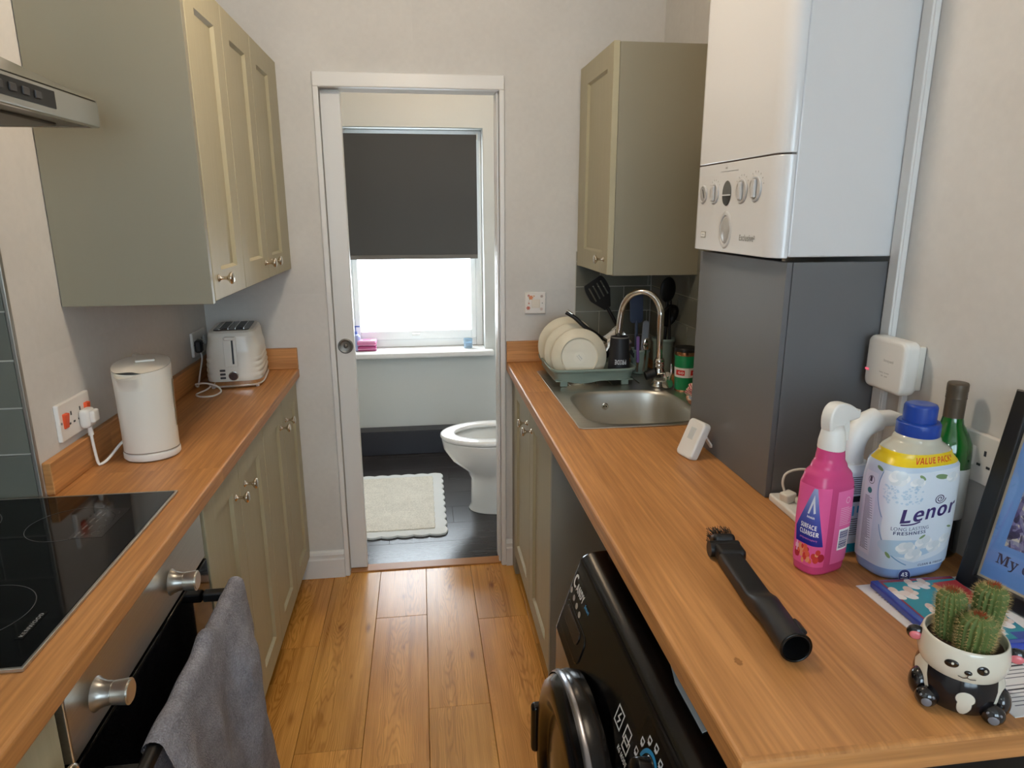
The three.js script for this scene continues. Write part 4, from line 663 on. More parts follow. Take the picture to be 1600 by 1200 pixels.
// ---------------------------------------------------------------- utensil pots
{
  const pot = (h, r0, r1) => lathe([[0.0001, 0], [r0, 0], [r0 + 0.001, 0.003], [r1, h - 0.012], [r1 + 0.004, h - 0.011], [r1 + 0.004, h], [r1 - 0.001, h], [r1 - 0.002, h - 0.006], [r0 - 0.002, 0.004], [0.0001, 0.004]], 40);
  const a = tag(mesh('cutlery_pot', pot(0.092, 0.030, 0.034).translate(0.800, TOP + 0.0045, -2.40), mat.sagePlastic), 'low sage grey plastic cutlery pot beside the dish rack', 'pot');
  const b = tag(mesh('utensil_pot', pot(0.135, 0.031, 0.038).translate(0.880, TOP + 0.0045, -2.375), mat.sagePlastic), 'tall sage grey plastic utensil pot in the tiled corner', 'pot');
  // black slotted turner leaning left
  const blade = new THREE.Shape(); blade.moveTo(-0.012, 0); blade.lineTo(0.012, 0); blade.lineTo(0.040, 0.05); blade.quadraticCurveTo(0.044, 0.10, 0.030, 0.105); blade.lineTo(-0.034, 0.105); blade.quadraticCurveTo(-0.044, 0.09, -0.040, 0.05); blade.lineTo(-0.012, 0);
  for (let i = 0; i < 4; i++) { const x = -0.024 + i * 0.016; const h = new THREE.Path(); h.moveTo(x - 0.0025, 0.04); h.lineTo(x - 0.0025, 0.09); h.lineTo(x + 0.0025, 0.09); h.lineTo(x + 0.0025, 0.04); blade.holes.push(h); }
  const u1 = thing('slotted_turner', 'black slotted turner leaning out of the low cutlery pot', 'utensil', [0.805, 0.935, -2.40]); u1.rotation.set(-0.1, 0.2, 0.55); u1.scale.setScalar(1.12);
  mesh('blade', ext(blade, 0.004, 0.001).translate(0, 0.235, -0.002), mat.blackPlastic, u1); mesh('handle', [tube([[0, 0.0, 0], [0, 0.12, 0], [0, 0.24, 0]], 0.0055, 12, 10)], mat.blackPlastic, u1);
  const u2 = thing('serving_spoon', 'large black serving spoon standing upright in the tall utensil pot', 'utensil', [0.877, 0.945, -2.372]); u2.rotation.set(0.04, 0.3, -0.02);
  mesh('bowl', ball(0.034, [0, 0.283, 0], [1, 1.35, 0.32]), mat.blackPlastic, u2); mesh('handle', tube([[0, 0, 0], [0.002, 0.12, 0.004], [0, 0.245, 0]], 0.006, 12, 10), mat.blackPlastic, u2);
  const u3 = thing('ladle', 'black ladle hanging over the tall utensil pot rim', 'utensil', [0.893, 0.945, -2.355]); u3.rotation.set(0.1, 0.1, 0.03);
  mesh('bowl', T(new THREE.SphereGeometry(0.036, 28, 14, 0, 2 * Math.PI, 0, Math.PI / 2), [-0.006, 0.195, 0.01], [-1.2, 0, 0.2], [1, 0.8, 1.3]), mat.blackPlastic, u3); mesh('handle', tube([[0, 0, 0], [0.002, 0.1, 0], [-0.004, 0.18, 0], [-0.006, 0.25, 0.004]], 0.0058, 14, 10), mat.blackPlastic, u3);
  const u4 = thing('spatula', 'slate blue spatula standing in the low cutlery pot', 'utensil', [0.792, 0.93, -2.415]); u4.rotation.set(-0.05, 0.1, 0.02);
  mesh('blade', ext(shapeRR(-0.026, 0.026, 0.17, 0.285, 0.014), 0.005, 0.0015), std(C(72, 82, 106), 0.5), u4); mesh('handle', tube([[0, 0, 0.002], [0, 0.1, 0.002], [0, 0.18, 0.002]], 0.006, 10, 10), std(C(72, 82, 106), 0.5), u4);
  const u5 = thing('peeler', 'grey rounded peeler handle standing in the low cutlery pot', 'utensil', [0.806, 0.93, -2.388]); u5.rotation.set(0.03, 0, -0.03);
  mesh('handle', ext(shapeRR(-0.0115, 0.0115, 0.02, 0.185, 0.011), 0.011, 0.003), std(C(150, 152, 158), 0.45), u5); mesh('blade', rbox(0.012, 0.03, 0.002, 0.001, [0, 0.012, 0.005]), mat.steelSmooth, u5);
  const u6 = thing('table_knife', 'steel table knife leaning left in the low cutlery pot', 'utensil', [0.808, 0.94, -2.385]); u6.rotation.set(0.02, 0, 0.66);
  mesh('blade', rbox(0.018, 0.11, 0.0022, 0.001, [0, 0.135, 0]), mat.steelSmooth, u6); mesh('handle', rbox(0.014, 0.085, 0.008, 0.003, [0, 0.04, 0]), mat.blackPlastic, u6);
  const u7 = thing('purple_knife', 'purple handled knife in the low cutlery pot', 'utensil', [0.786, 0.925, -2.372]); u7.rotation.set(0.04, 0.2, 0.05);
  mesh('handle', rbox(0.012, 0.10, 0.010, 0.004, [0, 0.085, 0]), std(C(140, 110, 176), 0.4), u7); mesh('blade', rbox(0.013, 0.04, 0.0018, 0.0008, [0, 0.018, 0]), mat.steelSmooth, u7);
  const u8 = thing('dessert_spoon', 'steel spoon standing bowl up in the low cutlery pot', 'utensil', [0.806, 0.925, -2.368]); u8.rotation.set(0.05, 0, -0.06);
  mesh('bowl', ball(0.017, [0, 0.105, 0], [0.9, 1.35, 0.3]), mat.chrome, u8); mesh('handle', rbox(0.008, 0.085, 0.003, 0.001, [0, 0.044, 0]), mat.chrome, u8);
}
// ---------------------------------------------------------------- travel cup and cloth
{
  const c = thing('travel_cup', 'green travel cup with black lid and a white band with red badges', 'cup', [0.872, TOP + 0.0005, -2.135]);
  mesh('body', lathe([[0.0001, 0.002], [0.028, 0.002], [0.031, 0.006], [0.0315, 0.02], [0.036, 0.13], [0.0001, 0.13]], 48), std(C(12, 132, 78), 0.35), c);
  mesh('copper_foot', lathe([[0.0001, 0], [0.029, 0], [0.0315, 0.003], [0.0318, 0.008], [0.0305, 0.009]], 40), std(C(190, 150, 120), 0.25, 1), c);
  mesh('copper_rim', lathe([[0.0355, 0.125], [0.0368, 0.126], [0.0368, 0.138], [0.0355, 0.139]], 48), std(C(190, 150, 120), 0.22, 1), c);
  mesh('lid', lathe([[0.0372, 0.138], [0.0378, 0.141], [0.0372, 0.149], [0.034, 0.152], [0.0001, 0.150]], 48), mat.blackPlastic, c);
  const t = canvasTex(512, 96, (x, w, h) => { x.fillStyle = '#e9e6e0'; x.fillRect(0, 0, w, h); for (let i = 0; i < 4; i++) { x.fillStyle = '#d8332f'; x.fillRect(i * 128 + 20, 22, 78, 52); x.fillStyle = '#f4eeea'; x.font = 'bold 34px sans-serif'; x.fillText('●GO', i * 128 + 26, 60, 66); } });
  mesh('band', grid(48, 2, (u, v) => { const a = u * 2 * Math.PI, y = 0.052 + v * 0.033, r = 0.0319 + (y - 0.02) * 0.041; return [Math.sin(a) * r, y, Math.cos(a) * r]; }), flat2(t, 0.45), c);
  const g = grid(48, 36, (u, v) => { const th = -u * 2 * Math.PI, ph = v * Math.PI, d = 1 + (fbm(u * 9 + 3, v * 9, 3) - 0.5) * 0.9 * Math.sin(ph); return [Math.cos(th) * Math.sin(ph) * 0.036 * d, 0.038 - Math.cos(ph) * 0.038 * d * (0.9), Math.sin(th) * Math.sin(ph) * 0.05 * d]; }, true);
  const ct = canvasTex(256, 256, (x, w, h) => { x.fillStyle = '#e6d2bd'; x.fillRect(0, 0, w, h); x.fillStyle = '#c98f6f'; x.fillRect(0, 150, w, 60); x.strokeStyle = '#b23a58'; x.lineWidth = 7; for (let i = 0; i < 5; i++) { x.beginPath(); x.moveTo(0, 60 + i * 14); x.bezierCurveTo(80, 30 + i * 18, 160, 100 + i * 8, 256, 60 + i * 14); x.stroke(); } x.fillStyle = '#8a9ab0'; x.fillRect(0, 128, w, 12); });
  tag(mesh('dish_cloth', g.translate(0.838, TOP + 0.0045, -1.93), flat2(ct, 0.8)), 'crumpled pink and cream packet beside the sink', 'packet');
}
// ---------------------------------------------------------------- small white display on its stand
{
  const d = thing('room_thermometer', 'small white display device propped on a stand in front of the grey boxing', 'device', [0.632, TOP, -1.518], -Math.PI / 2 + 0.22);
  const lean = -0.42, body = (g) => g.rotateX(lean).translate(0, 0.0035, 0.006);
  mesh('shell', body(ext(shapeRR(-0.032, 0.032, 0, 0.098, 0.012), 0.024, 0.006, 4, 10).translate(0, 0, -0.024)), mat.whitePlastic, d);
  mesh('screen', body(rbox(0.020, 0.030, 0.0012, 0.002, [0, 0.062, 0.0004])), phys(C(214, 218, 216), 0.1, { clearcoat: 1 }), d);
  mesh('stand', T(rbox(0.016, 0.066, 0.005, 0.002), [0, 0.030, -0.070], [0.62, 0, 0]), mat.whitePlastic, d);
}
// ---------------------------------------------------------------- vacuum tool
{
  const v = thing('vacuum_tool', 'black vacuum cleaner dusting tool lying on the worktop', 'vacuum tool', [0.497, TOP, -0.885], Math.PI - 0.10);
  // local +z points away from the round end (towards the brush)
  const rows = []; for (let i = 0; i <= 24; i++) { const z = -0.148 + i / 24 * 0.262, f = Math.min(1, Math.max(0, (z + 0.06) / 0.05)), s = f * f * (3 - 2 * f), R = 0.0205; rows.push([z, R + (0.0195 - R) * s, R + (0.0125 - R) * s, 2 + 4 * s, 0.0215 + (0.014 - 0.0215) * s]); }
  const at = (k, th, off) => { const [z, hx, hy, n, yc] = k, c = Math.cos(th), s = Math.sin(th), q = Math.pow(Math.abs(c) ** n + Math.abs(s) ** n, -1 / n); return [(hx + off) * c * q, yc + (hy + off) * s * q, z]; };
  mesh('tube', [grid(48, 24, (u, w) => at(rows[Math.round(w * 24)], u * 2 * Math.PI, 0), true), grid(48, 12, (u, w) => at(rows[Math.round(w * 12)], -u * 2 * Math.PI, -0.002), true), grid(48, 1, (u, w) => at(rows[0], -u * 2 * Math.PI, -0.002 * w)), grid(48, 1, (u, w) => { const p = at(rows[12], -u * 2 * Math.PI, -0.002); return [p[0] * (1 - w), rows[12][4] + (p[1] - rows[12][4]) * (1 - w), p[2]]; })], std(C(26, 25, 25), 0.45), v);
  mesh('collar', T(new THREE.TorusGeometry(0.0205, 0.0018, 10, 48), [0, 0.0222, -0.147]), mat.blackGloss, v);
  mesh('clip', rbox(0.014, 0.008, 0.026, 0.003, [-0.016, 0.034, -0.118], [0, 0, 0.7]), mat.blackPlastic, v);
  mesh('swivel_head', [rbox(0.048, 0.027, 0.036, 0.008, [-0.004, 0.017, 0.122]), cyl(0.014, 0.014, 0.052, [0.0, 0.016, 0.142], [0, 0, Math.PI / 2], 24)], mat.blackPlastic, v);
  mesh('brush_holder', rbox(0.040, 0.026, 0.03, 0.008, [-0.004, 0.021, 0.160], [0.5, 0, 0]), mat.blackPlastic, v);
  const br = []; for (let i = 0; i < 220; i++) { const x = rr(-0.022, 0.016), y = rr(0.008, 0.036); br.push(cyl(0.0004, 0.0006, 0.02, [x, y, 0.178 + rr(-0.002, 0.003)], [Math.PI / 2 + rr(-0.2, 0.2), 0, rr(-0.25, 0.25)], 4)); }
  const bm = mesh('bristles', br, std(C(24, 22, 20), 0.7), v); bm.userData.kind = 'stuff';
}

// ---------------------------------------------------------------- bottles on the right worktop
const wavy = (c, pts, col) => { c.fillStyle = col; c.beginPath(); pts.forEach(([x, y], i) => i ? c.quadraticCurveTo(pts[i - 1][0], pts[i - 1][1], (pts[i - 1][0] + x) / 2, (pts[i - 1][1] + y) / 2) : c.moveTo(x, y)); c.fill(); };
{
  // pink surface cleanser with trigger
  const b = thing('spray_bottle', 'pink surface cleanser bottle with a white trigger head', 'spray bottle', [0.656, TOP, -0.972], 0.30);
  const P = [[0, 0.034, 0.022, 3], [0.004, 0.040, 0.027, 3.2], [0.03, 0.042, 0.029, 3.4], [0.10, 0.043, 0.030, 3.6], [0.155, 0.042, 0.030, 3.4], [0.172, 0.039, 0.028, 2.8], [0.186, 0.030, 0.023, 2.4], [0.200, 0.0235, 0.021, 2.1], [0.216, 0.0215, 0.0205, 2]];
  const pink = phys(C(238, 88, 150), 0.22, { transmission: 0.25, thickness: 0.03, ior: 1.35, attenuationColor: C(240, 110, 165), attenuationDistance: 0.06 });
  mesh('body', bottle(P, 72, 60), pink, b);
  const lt = canvasTex(512, 768, (c, w, h) => {
    c.fillStyle = '#ee62a0'; c.fillRect(0, 0, w, h);
    const g = c.createLinearGradient(0, 0, 0, h); g.addColorStop(0, '#aebbe2'); g.addColorStop(0.35, '#5263b6'); g.addColorStop(0.7, '#2c2f92'); g.addColorStop(1, '#2f2a86'); c.fillStyle = g; c.beginPath(); c.moveTo(300, 10); c.lineTo(350, 10); c.lineTo(480, 560); c.lineTo(60, 560); c.lineTo(40, 420); c.fill();
    c.fillStyle = '#dfe4f2'; c.beginPath(); c.moveTo(318, 70); c.lineTo(358, 240); c.lineTo(330, 250); c.lineTo(312, 150); c.lineTo(262, 262); c.lineTo(232, 262); c.fill();
    c.fillStyle = '#fff'; c.font = 'bold 30px sans-serif'; c.textAlign = 'center'; c.fillText('Astonish', 290, 300); c.font = 'bold 62px sans-serif'; c.fillText('SURFACE', 262, 404, 330); c.fillText('CLEANSER', 270, 466, 360); c.font = '24px sans-serif'; c.fillStyle = '#ff8fc4'; c.fillText('pomegranate & raspberry', 270, 512, 320);
    for (let i = 0; i < 26; i++) { c.fillStyle = ['#d8403a', '#e86a4e', '#b92d3c', '#f09a70'][i % 4]; c.beginPath(); c.arc(80 + hash(i, 1) * 400, 580 + hash(i, 2) * 150, 18 + hash(i, 3) * 24, 0, 7); c.fill(); }
    c.fillStyle = '#f4b5d4'; c.fillRect(60, 590, 60, 40); c.fillRect(80, 560, 26, 100);
  });
  mesh('front_label', patch(P, 3.75, 2.05, 0.018, 0.158, 0.0007), flat2(lt, 0.25), b);
  const bt = canvasTex(256, 512, (c, w, h) => { c.fillStyle = '#ef70aa'; c.fillRect(0, 0, w, h); c.fillStyle = '#f6c4dc'; c.font = '17px sans-serif'; for (let i = 0; i < 10; i++) c.fillRect(50, 120 + i * 13, 90 + (i * 53) % 60, 3); c.lineWidth = 4; c.strokeStyle = '#f6c4dc'; c.beginPath(); c.arc(120, 70, 20, 0, 7); c.stroke(); c.fillStyle = '#fff'; c.fillRect(60, 270, 130, 150); c.fillStyle = '#26266a'; for (let y = 282; y < 408;) { const t = 2 + Math.floor(hash(y, 3) * 5); c.fillRect(72, y, 96, t); y += t + 2 + Math.floor(hash(y, 9) * 4); } c.fillRect(176, 300, 4, 80); });
  mesh('back_label', patch(P, 1.75, 0.55, 0.02, 0.150, 0.0007), flat2(bt, 0.25), b);
  mesh('collar', lathe([[0.0205, 0.214], [0.0215, 0.216], [0.0212, 0.228], [0.0180, 0.246], [0.014, 0.256], [0.0001, 0.256]], 36), mat.whitePlastic, b);
  const hs = new THREE.Shape(); hs.moveTo(-0.018, 0.248); hs.bezierCurveTo(-0.024, 0.268, -0.020, 0.288, -0.004, 0.292); hs.bezierCurveTo(0.016, 0.294, 0.030, 0.286, 0.044, 0.276); hs.lineTo(0.046, 0.262); hs.lineTo(0.030, 0.260); hs.bezierCurveTo(0.020, 0.262, 0.014, 0.256, 0.012, 0.246); hs.lineTo(-0.018, 0.248);
  mesh('spray_head', ext(hs, 0.022, 0.004, 3).translate(0, 0, -0.011), mat.whitePlastic, b);
  const ts = new THREE.Shape(); ts.moveTo(0.012, 0.262); ts.bezierCurveTo(0.016, 0.246, 0.022, 0.238, 0.024, 0.224); ts.lineTo(0.032, 0.226); ts.bezierCurveTo(0.032, 0.244, 0.030, 0.254, 0.030, 0.264); ts.lineTo(0.012, 0.262);
  mesh('trigger', ext(ts, 0.014, 0.003, 3).translate(0, 0, -0.007), mat.whitePlastic, b);
  mesh('nozzle', [rbox(0.007, 0.014, 0.016, 0.002, [0.047, 0.2695, 0])], mat.whitePlastic, b);
}
{
  // white trigger bottle behind it
  const b = thing('bleach_spray', 'white spray bottle with a curved neck and teal foot behind the pink bottle', 'spray bottle', [0.742, TOP, -1.035], 0.15);
  const P = [[0, 0.034, 0.024, 3], [0.005, 0.040, 0.030, 3.2], [0.12, 0.040, 0.030, 3.4], [0.15, 0.036, 0.028, 2.8], [0.165, 0.026, 0.024, 2.2]];
  mesh('body', bottle(P, 56, 36), std(C(226, 232, 238), 0.3), b);
  mesh('teal_foot', patch(P, -3.14, 3.14, 0.002, 0.022, 0.0006, 64, 6), std(C(32, 146, 178), 0.3), b);
  const t = canvasTex(256, 384, (c, w, h) => { c.fillStyle = '#dfe7f0'; c.fillRect(0, 0, w, h); c.fillStyle = '#23262c'; c.fillRect(0, 118, w, 34); for (let i = 0; i < 9; i++) c.fillRect(24, 12 + i * 11, 150 + (i * 37) % 60, 4); c.fillStyle = '#4aa6da'; c.fillRect(20, 176, 90, 56); c.fillRect(124, 176, 60, 40); c.fillStyle = '#30343a'; for (let i = 0; i < 8; i++) c.fillRect(24, 250 + i * 13, 120 + (i * 41) % 80, 4); });
  mesh('label', patch(P, 2.9, 0.5, 0.026, 0.150, 0.0007), flat2(t, 0.35), b);
  mesh('neck', tube([[-0.002, 0.150, 0.0], [-0.006, 0.175, 0.0], [-0.002, 0.205, 0.0], [0.014, 0.228, 0.0], [0.040, 0.238, 0.0]], 0.022, 40, 24).scale(1, 1, 0.85), mat.whitePlastic, b);
  mesh('spray_head', rbox(0.052, 0.026, 0.030, 0.010, [0.056, 0.238, 0], [0, 0, -0.04], 4), mat.whitePlastic, b);
  mesh('nozzle', rbox(0.01, 0.014, 0.016, 0.003, [0.086, 0.238, 0]), mat.whitePlastic, b);
}
{
  // fabric softener
  const b = thing('softener_bottle', 'large pale blue fabric softener bottle with a dark blue cap and yellow band', 'softener bottle', [0.793, TOP, -0.955], 0.16);
  const P = [[0, 0.058, 0.036, 3], [0.006, 0.067, 0.043, 3.2], [0.03, 0.071, 0.046, 3.4], [0.10, 0.0725, 0.047, 3.4], [0.165, 0.0735, 0.047, 3.2], [0.19, 0.071, 0.046, 3], [0.215, 0.056, 0.040, 2.5], [0.234, 0.036, 0.032, 2.1], [0.246, 0.028, 0.028, 2]];
  mesh('body', bottle(P, 80, 60), phys(C(150, 182, 232), 0.2, { clearcoat: 0.4 }), b);
  mesh('clear_shoulder', patch(P, -Math.PI, Math.PI, 0.212, 0.246, 0.0006, 72, 12), phys(C(198, 194, 176), 0.12, { clearcoat: 0.6 }), b);
  const lt = canvasTex(1024, 1024, (c, w, h) => {
    c.fillStyle = '#c9d9ea'; c.fillRect(0, 0, w, h);
    const side = 250;
    c.fillStyle = '#d9e1ee'; c.fillRect(60, 120, 170, 840); c.fillStyle = '#5a6076'; for (let i = 0; i < 46; i++) c.fillRect(90, 370 + i * 12, 60 + (i * 37) % 70, 5);
    c.strokeStyle = '#3a3f55'; c.lineWidth = 5; c.beginPath(); c.arc(150, 200, 38, 0, 7); c.stroke(); c.fillStyle = '#3a3f55'; c.fillRect(128, 168, 30, 50); c.fillStyle = '#2f7f86'; c.beginPath(); c.arc(142, 308, 30, 0, 7); c.fill();
    c.fillStyle = '#e4ecf4'; c.beginPath(); c.moveTo(side + 40, 60); c.bezierCurveTo(side - 20, 260, side + 40, 420, side + 90, 520); c.bezierCurveTo(side + 60, 760, side + 200, 900, 620, 960); c.bezierCurveTo(860, 940, 980, 880, 1010, 700); c.lineTo(1020, 40); c.fill();
    c.strokeStyle = '#6f9cc4'; c.lineWidth = 9; c.beginPath(); c.moveTo(side + 30, 80); c.bezierCurveTo(side - 30, 260, side + 20, 420, side + 80, 520); c.stroke(); c.beginPath(); c.moveTo(side + 60, 600); c.bezierCurveTo(side + 100, 800, side + 220, 920, 560, 980); c.stroke();
    const puff = (x, y, r) => { for (let i = 0; i < 6; i++) { const a = i * 1.05; c.fillStyle = ['#f7f8f8', '#e9edf0', '#dfe6ea'][i % 3]; c.beginPath(); c.arc(x + Math.cos(a) * r * 0.55, y + Math.sin(a) * r * 0.45, r * 0.62, 0, 7); c.fill(); } };
    const leaf = (x, y, r, a) => { c.save(); c.translate(x, y); c.rotate(a); c.fillStyle = '#7f9c6c'; c.beginPath(); c.ellipse(0, 0, r, r * 0.4, 0, 0, 7); c.fill(); c.restore(); };
    leaf(230, 62, 44, 0.3); leaf(590, 100, 34, 0.8); leaf(760, 110, 60, 0.2); puff(420, 110, 70); puff(560, 150, 48); puff(860, 130, 50); c.fillStyle = '#a9c6de'; for (let i = 0; i < 90; i++) { c.globalAlpha = 0.5; c.beginPath(); c.arc(side + 60 + hash(i, 4) * 300, 180 + hash(i, 5) * 180, 3 + hash(i, 6) * 9, 0, 7); c.fill(); } c.globalAlpha = 1;
    c.fillStyle = '#b8d2e6'; c.beginPath(); c.ellipse(560, 810, 240, 90, 0.1, 0, 7); c.fill(); puff(540, 800, 62); puff(680, 760, 66); puff(610, 880, 62); puff(780, 820, 58); puff(880, 760, 50); leaf(660, 700, 30, -0.6); leaf(420, 880, 34, 1); leaf(900, 640, 26, 0.4);
    c.strokeStyle = '#4d4a63'; c.lineWidth = 9; c.beginPath(); for (let i = 0; i < 60; i++) { const a = i * 0.24, r = 50 - i * 0.75; c[i ? 'lineTo' : 'moveTo'](770 + Math.cos(a) * r, 330 + Math.sin(a) * r); } c.stroke();
    c.fillStyle = '#3a2a68'; c.save(); c.translate(690, 520); c.rotate(-0.12); c.font = 'italic bold 190px sans-serif'; c.textAlign = 'center'; c.fillText('Lenor', 0, 0, 470); c.restore(); c.lineWidth = 14; c.strokeStyle = '#3a2a68'; c.beginPath(); c.moveTo(480, 560); c.quadraticCurveTo(560, 566, 620, 536); c.stroke();
    c.fillStyle = '#3f4a74'; c.textAlign = 'center'; c.font = '46px sans-serif'; c.fillText('LONG LASTING', 560, 620, 290); c.font = 'bold 46px sans-serif'; c.fillText('FRESHNESS', 560, 664, 290); c.font = 'bold 32px sans-serif'; c.fillText('CLEAN & FRESH', 780, 1010, 260);
  });
  mesh('label', patch(P, 3.72, 0.62, 0.024, 0.200, 0.0008, 56, 24), flat2(lt, 0.3), b);
  const yb = canvasTex(1024, 128, (c, w, h) => { c.fillStyle = '#f2cf1c'; c.fillRect(0, 0, w, h); c.fillStyle = '#d8451e'; c.font = 'bold 92px sans-serif'; c.textAlign = 'center'; c.fillText('VALUE PACK*', w * 0.69, 96, 400); });
  mesh('value_band', patch(P, 3.72, 0.62, 0.199, 0.218, 0.0010, 56, 8), flat2(yb, 0.3), b);
  const rd = canvasTex(128, 128, (c, w, h) => { c.fillStyle = '#b9cdea'; c.fillRect(0, 0, w, h); c.fillStyle = '#2b2f66'; c.beginPath(); c.arc(64, 64, 60, 0, 7); c.fill(); c.fillStyle = '#fff'; c.font = 'bold 62px sans-serif'; c.textAlign = 'center'; c.fillText('43', 64, 78); c.font = 'bold 20px sans-serif'; c.fillText('WASHES', 64, 102, 80); });
  mesh('wash_count_badge', T(new THREE.CircleGeometry(0.0105, 32), [-0.034, 0.013, 0.0455], [-0.12, -0.25, 0]), flat2(rd, 0.3), b);
  const blue = std(C(26, 66, 158), 0.28);
  mesh('cap_skirt', lathe([[0.030, 0.238], [0.0325, 0.240], [0.0325, 0.258], [0.030, 0.262], [0.0001, 0.262]], 48), blue, b);
  mesh('cap', lathe([[0.0245, 0.262], [0.0245, 0.286], [0.0225, 0.2895], [0.018, 0.291], [0.0001, 0.2895]], 48), blue, b);
}
{
  const b = thing('wine_bottle', 'green glass wine bottle with brown screw cap and white label behind the softener', 'bottle', [0.8975, TOP, -1.005]);
  const glass = phys(C(20, 92, 30), 0.08, { clearcoat: 0.8 });
  mesh('glass', lathe([[0.0001, 0.004], [0.03, 0.002], [0.0355, 0.0], [0.037, 0.006], [0.037, 0.185], [0.035, 0.203], [0.027, 0.222], [0.0175, 0.238], [0.0150, 0.252], [0.0146, 0.27], [0.0001, 0.27]], 56), glass, b);
  mesh('wine', lathe([[0.0372, 0.006], [0.0373, 0.01], [0.0373, 0.095], [0.0372, 0.097]], 56), phys(C(12, 12, 10), 0.1, { clearcoat: 0.8 }), b);
  mesh('label', grid(32, 2, (u, v) => { const a = -0.95 + u * 2.3, y = 0.072 + v * 0.092; return [Math.sin(a) * 0.0375, y, Math.cos(a) * 0.0375]; }), std(C(226, 228, 224), 0.6), b);
  const cap = mesh('screw_cap', lathe([[0.0156, 0.244], [0.0156, 0.281], [0.0163, 0.282], [0.0163, 0.284], [0.0157, 0.285], [0.0163, 0.287], [0.0157, 0.289], [0.0163, 0.291], [0.0157, 0.293], [0.0164, 0.295], [0.0164, 0.306], [0.015, 0.309], [0.0001, 0.309]], 40), std(C(92, 80, 66), 0.42, 0.4), b);
}
// extension strip with a plugged-in lead, and the loose lead on the wall
{
  const e = thing('extension_lead', 'white extension socket strip with a small plugged-in adapter at the grey boxing', 'extension lead', [0.735, TOP, -1.178], -0.03);
  mesh('strip', rbox(0.052, 0.016, 0.135, 0.004, [0, 0.008, 0]), mat.whitePlastic, e);
  mesh('adapter', [rbox(0.026, 0.020, 0.024, 0.004, [-0.008, 0.026, -0.022], [0, 0.3, 0.15]), rbox(0.012, 0.012, 0.014, 0.003, [0.006, 0.024, -0.004])], mat.creamPlastic, e);
  mesh('adapter_lead', tube([[-0.012, 0.034, -0.030], [-0.016, 0.052, -0.034], [-0.010, 0.070, -0.036], [0.010, 0.078, -0.036], [0.035, 0.078, -0.034], [0.07, 0.068, -0.03], [0.10, 0.02, -0.03]], 0.0026, 50, 8), mat.creamPlastic, e);
  mesh('black_plug', [rbox(0.03, 0.034, 0.04, 0.008, [0.014, 0.033, 0.022])], mat.blackPlastic, e);
  tag(mesh('loose_lead', tube([[XR - 0.006, 1.048, -0.935], [XR - 0.012, 0.995, -0.938], [XR - 0.006, 0.955, -0.946], [XR - 0.005, 0.930, -0.952], [XR - 0.006, 0.9145, -0.955]], 0.0032, 40, 8), mat.whitePlastic), 'thin white lead hanging below the socket behind the wine bottle', 'lead');
}
// ---------------------------------------------------------------- picture frame leaning on the wall
{
  const U = new THREE.Vector3(0.218, 0, 0.976).normalize(), H = new THREE.Vector3(0.976, 0, -0.218), al = 0.2, W = new THREE.Vector3(0, Math.cos(al), 0).addScaledVector(H, Math.sin(al)).normalize(), N = new THREE.Vector3().crossVectors(U, W);
  const f = thing('picture_frame', 'black picture frame leaning on the wall with a blue and purple print', 'picture frame', [0.853, TOP + 0.003, -0.893]);
  f.setRotationFromMatrix(new THREE.Matrix4().makeBasis(U, W, N));
  const w = 0.235, h = 0.325, b = 0.024;
  const fs = new THREE.Shape(); fs.moveTo(0, 0); fs.lineTo(w, 0); fs.lineTo(w, h); fs.lineTo(0, h); fs.lineTo(0, 0); const hole = new THREE.Path(); hole.moveTo(b, b); hole.lineTo(b, h - b); hole.lineTo(w - b, h - b); hole.lineTo(w - b, b); hole.lineTo(b, b); fs.holes.push(hole);
  mesh('moulding', ext(fs, 0.016, 0.002).translate(0, 0, -0.010), std(C(20, 19, 19), 0.4), f);
  mesh('mount', box(w - 0.03, h - 0.03, 0.003, [w / 2, h / 2, -0.0055]), std(C(196, 178, 152), 0.7), f);
  mesh('backing', box(w - 0.01, h - 0.01, 0.002, [w / 2, h / 2, -0.009]), std(C(120, 96, 70), 0.8), f);
  const pt = canvasTex(512, 740, (c, W2, H2) => {
    c.fillStyle = '#6f9bd8'; c.fillRect(0, 0, W2, H2);
    c.save(); c.beginPath(); c.moveTo(70, 60); c.lineTo(470, 60); c.lineTo(470, 560); c.lineTo(60, 580); c.clip();
    c.fillStyle = '#cfcabc'; c.fillRect(0, 0, W2, H2); for (let i = 0; i < 260; i++) { c.fillStyle = ['#3f3a66', '#5b548a', '#7a74a8', '#2c2a48', '#8f93b4'][i % 5]; c.globalAlpha = 0.75; c.beginPath(); c.ellipse(40 + hash(i, 1) * 440, 300 + hash(i, 2) * 300, 8 + hash(i, 3) * 40, 4 + hash(i, 4) * 12, hash(i, 5) * 3, 0, 7); c.fill(); }
    c.globalAlpha = 1; c.fillStyle = '#8e98a6'; c.beginPath(); c.arc(330, 190, 90, 0, 7); c.fill(); c.strokeStyle = '#d9dde2'; c.lineWidth = 8; for (let i = 0; i < 7; i++) { c.beginPath(); c.arc(330, 190, 20 + i * 12, i, i + 2.4); c.stroke(); } c.fillStyle = '#b9b3c0'; c.fillRect(190, 330, 150, 70); c.restore();
    c.fillStyle = '#26304f'; c.font = 'bold 62px serif'; c.fillText('My dear', 44, 662, 420);
  });
  mesh('print', T(new THREE.PlaneGeometry(w - 2 * b - 0.008, h - 2 * b - 0.008), [w / 2, h / 2, -0.0035]), flat2(pt, 0.35), f);
  mesh('glazing', box(w - 2 * b + 0.006, h - 2 * b + 0.006, 0.0012, [w / 2, h / 2, -0.0018]), phys(C(255, 255, 255), 0.03, { transmission: 1, thickness: 0 }), f);
}
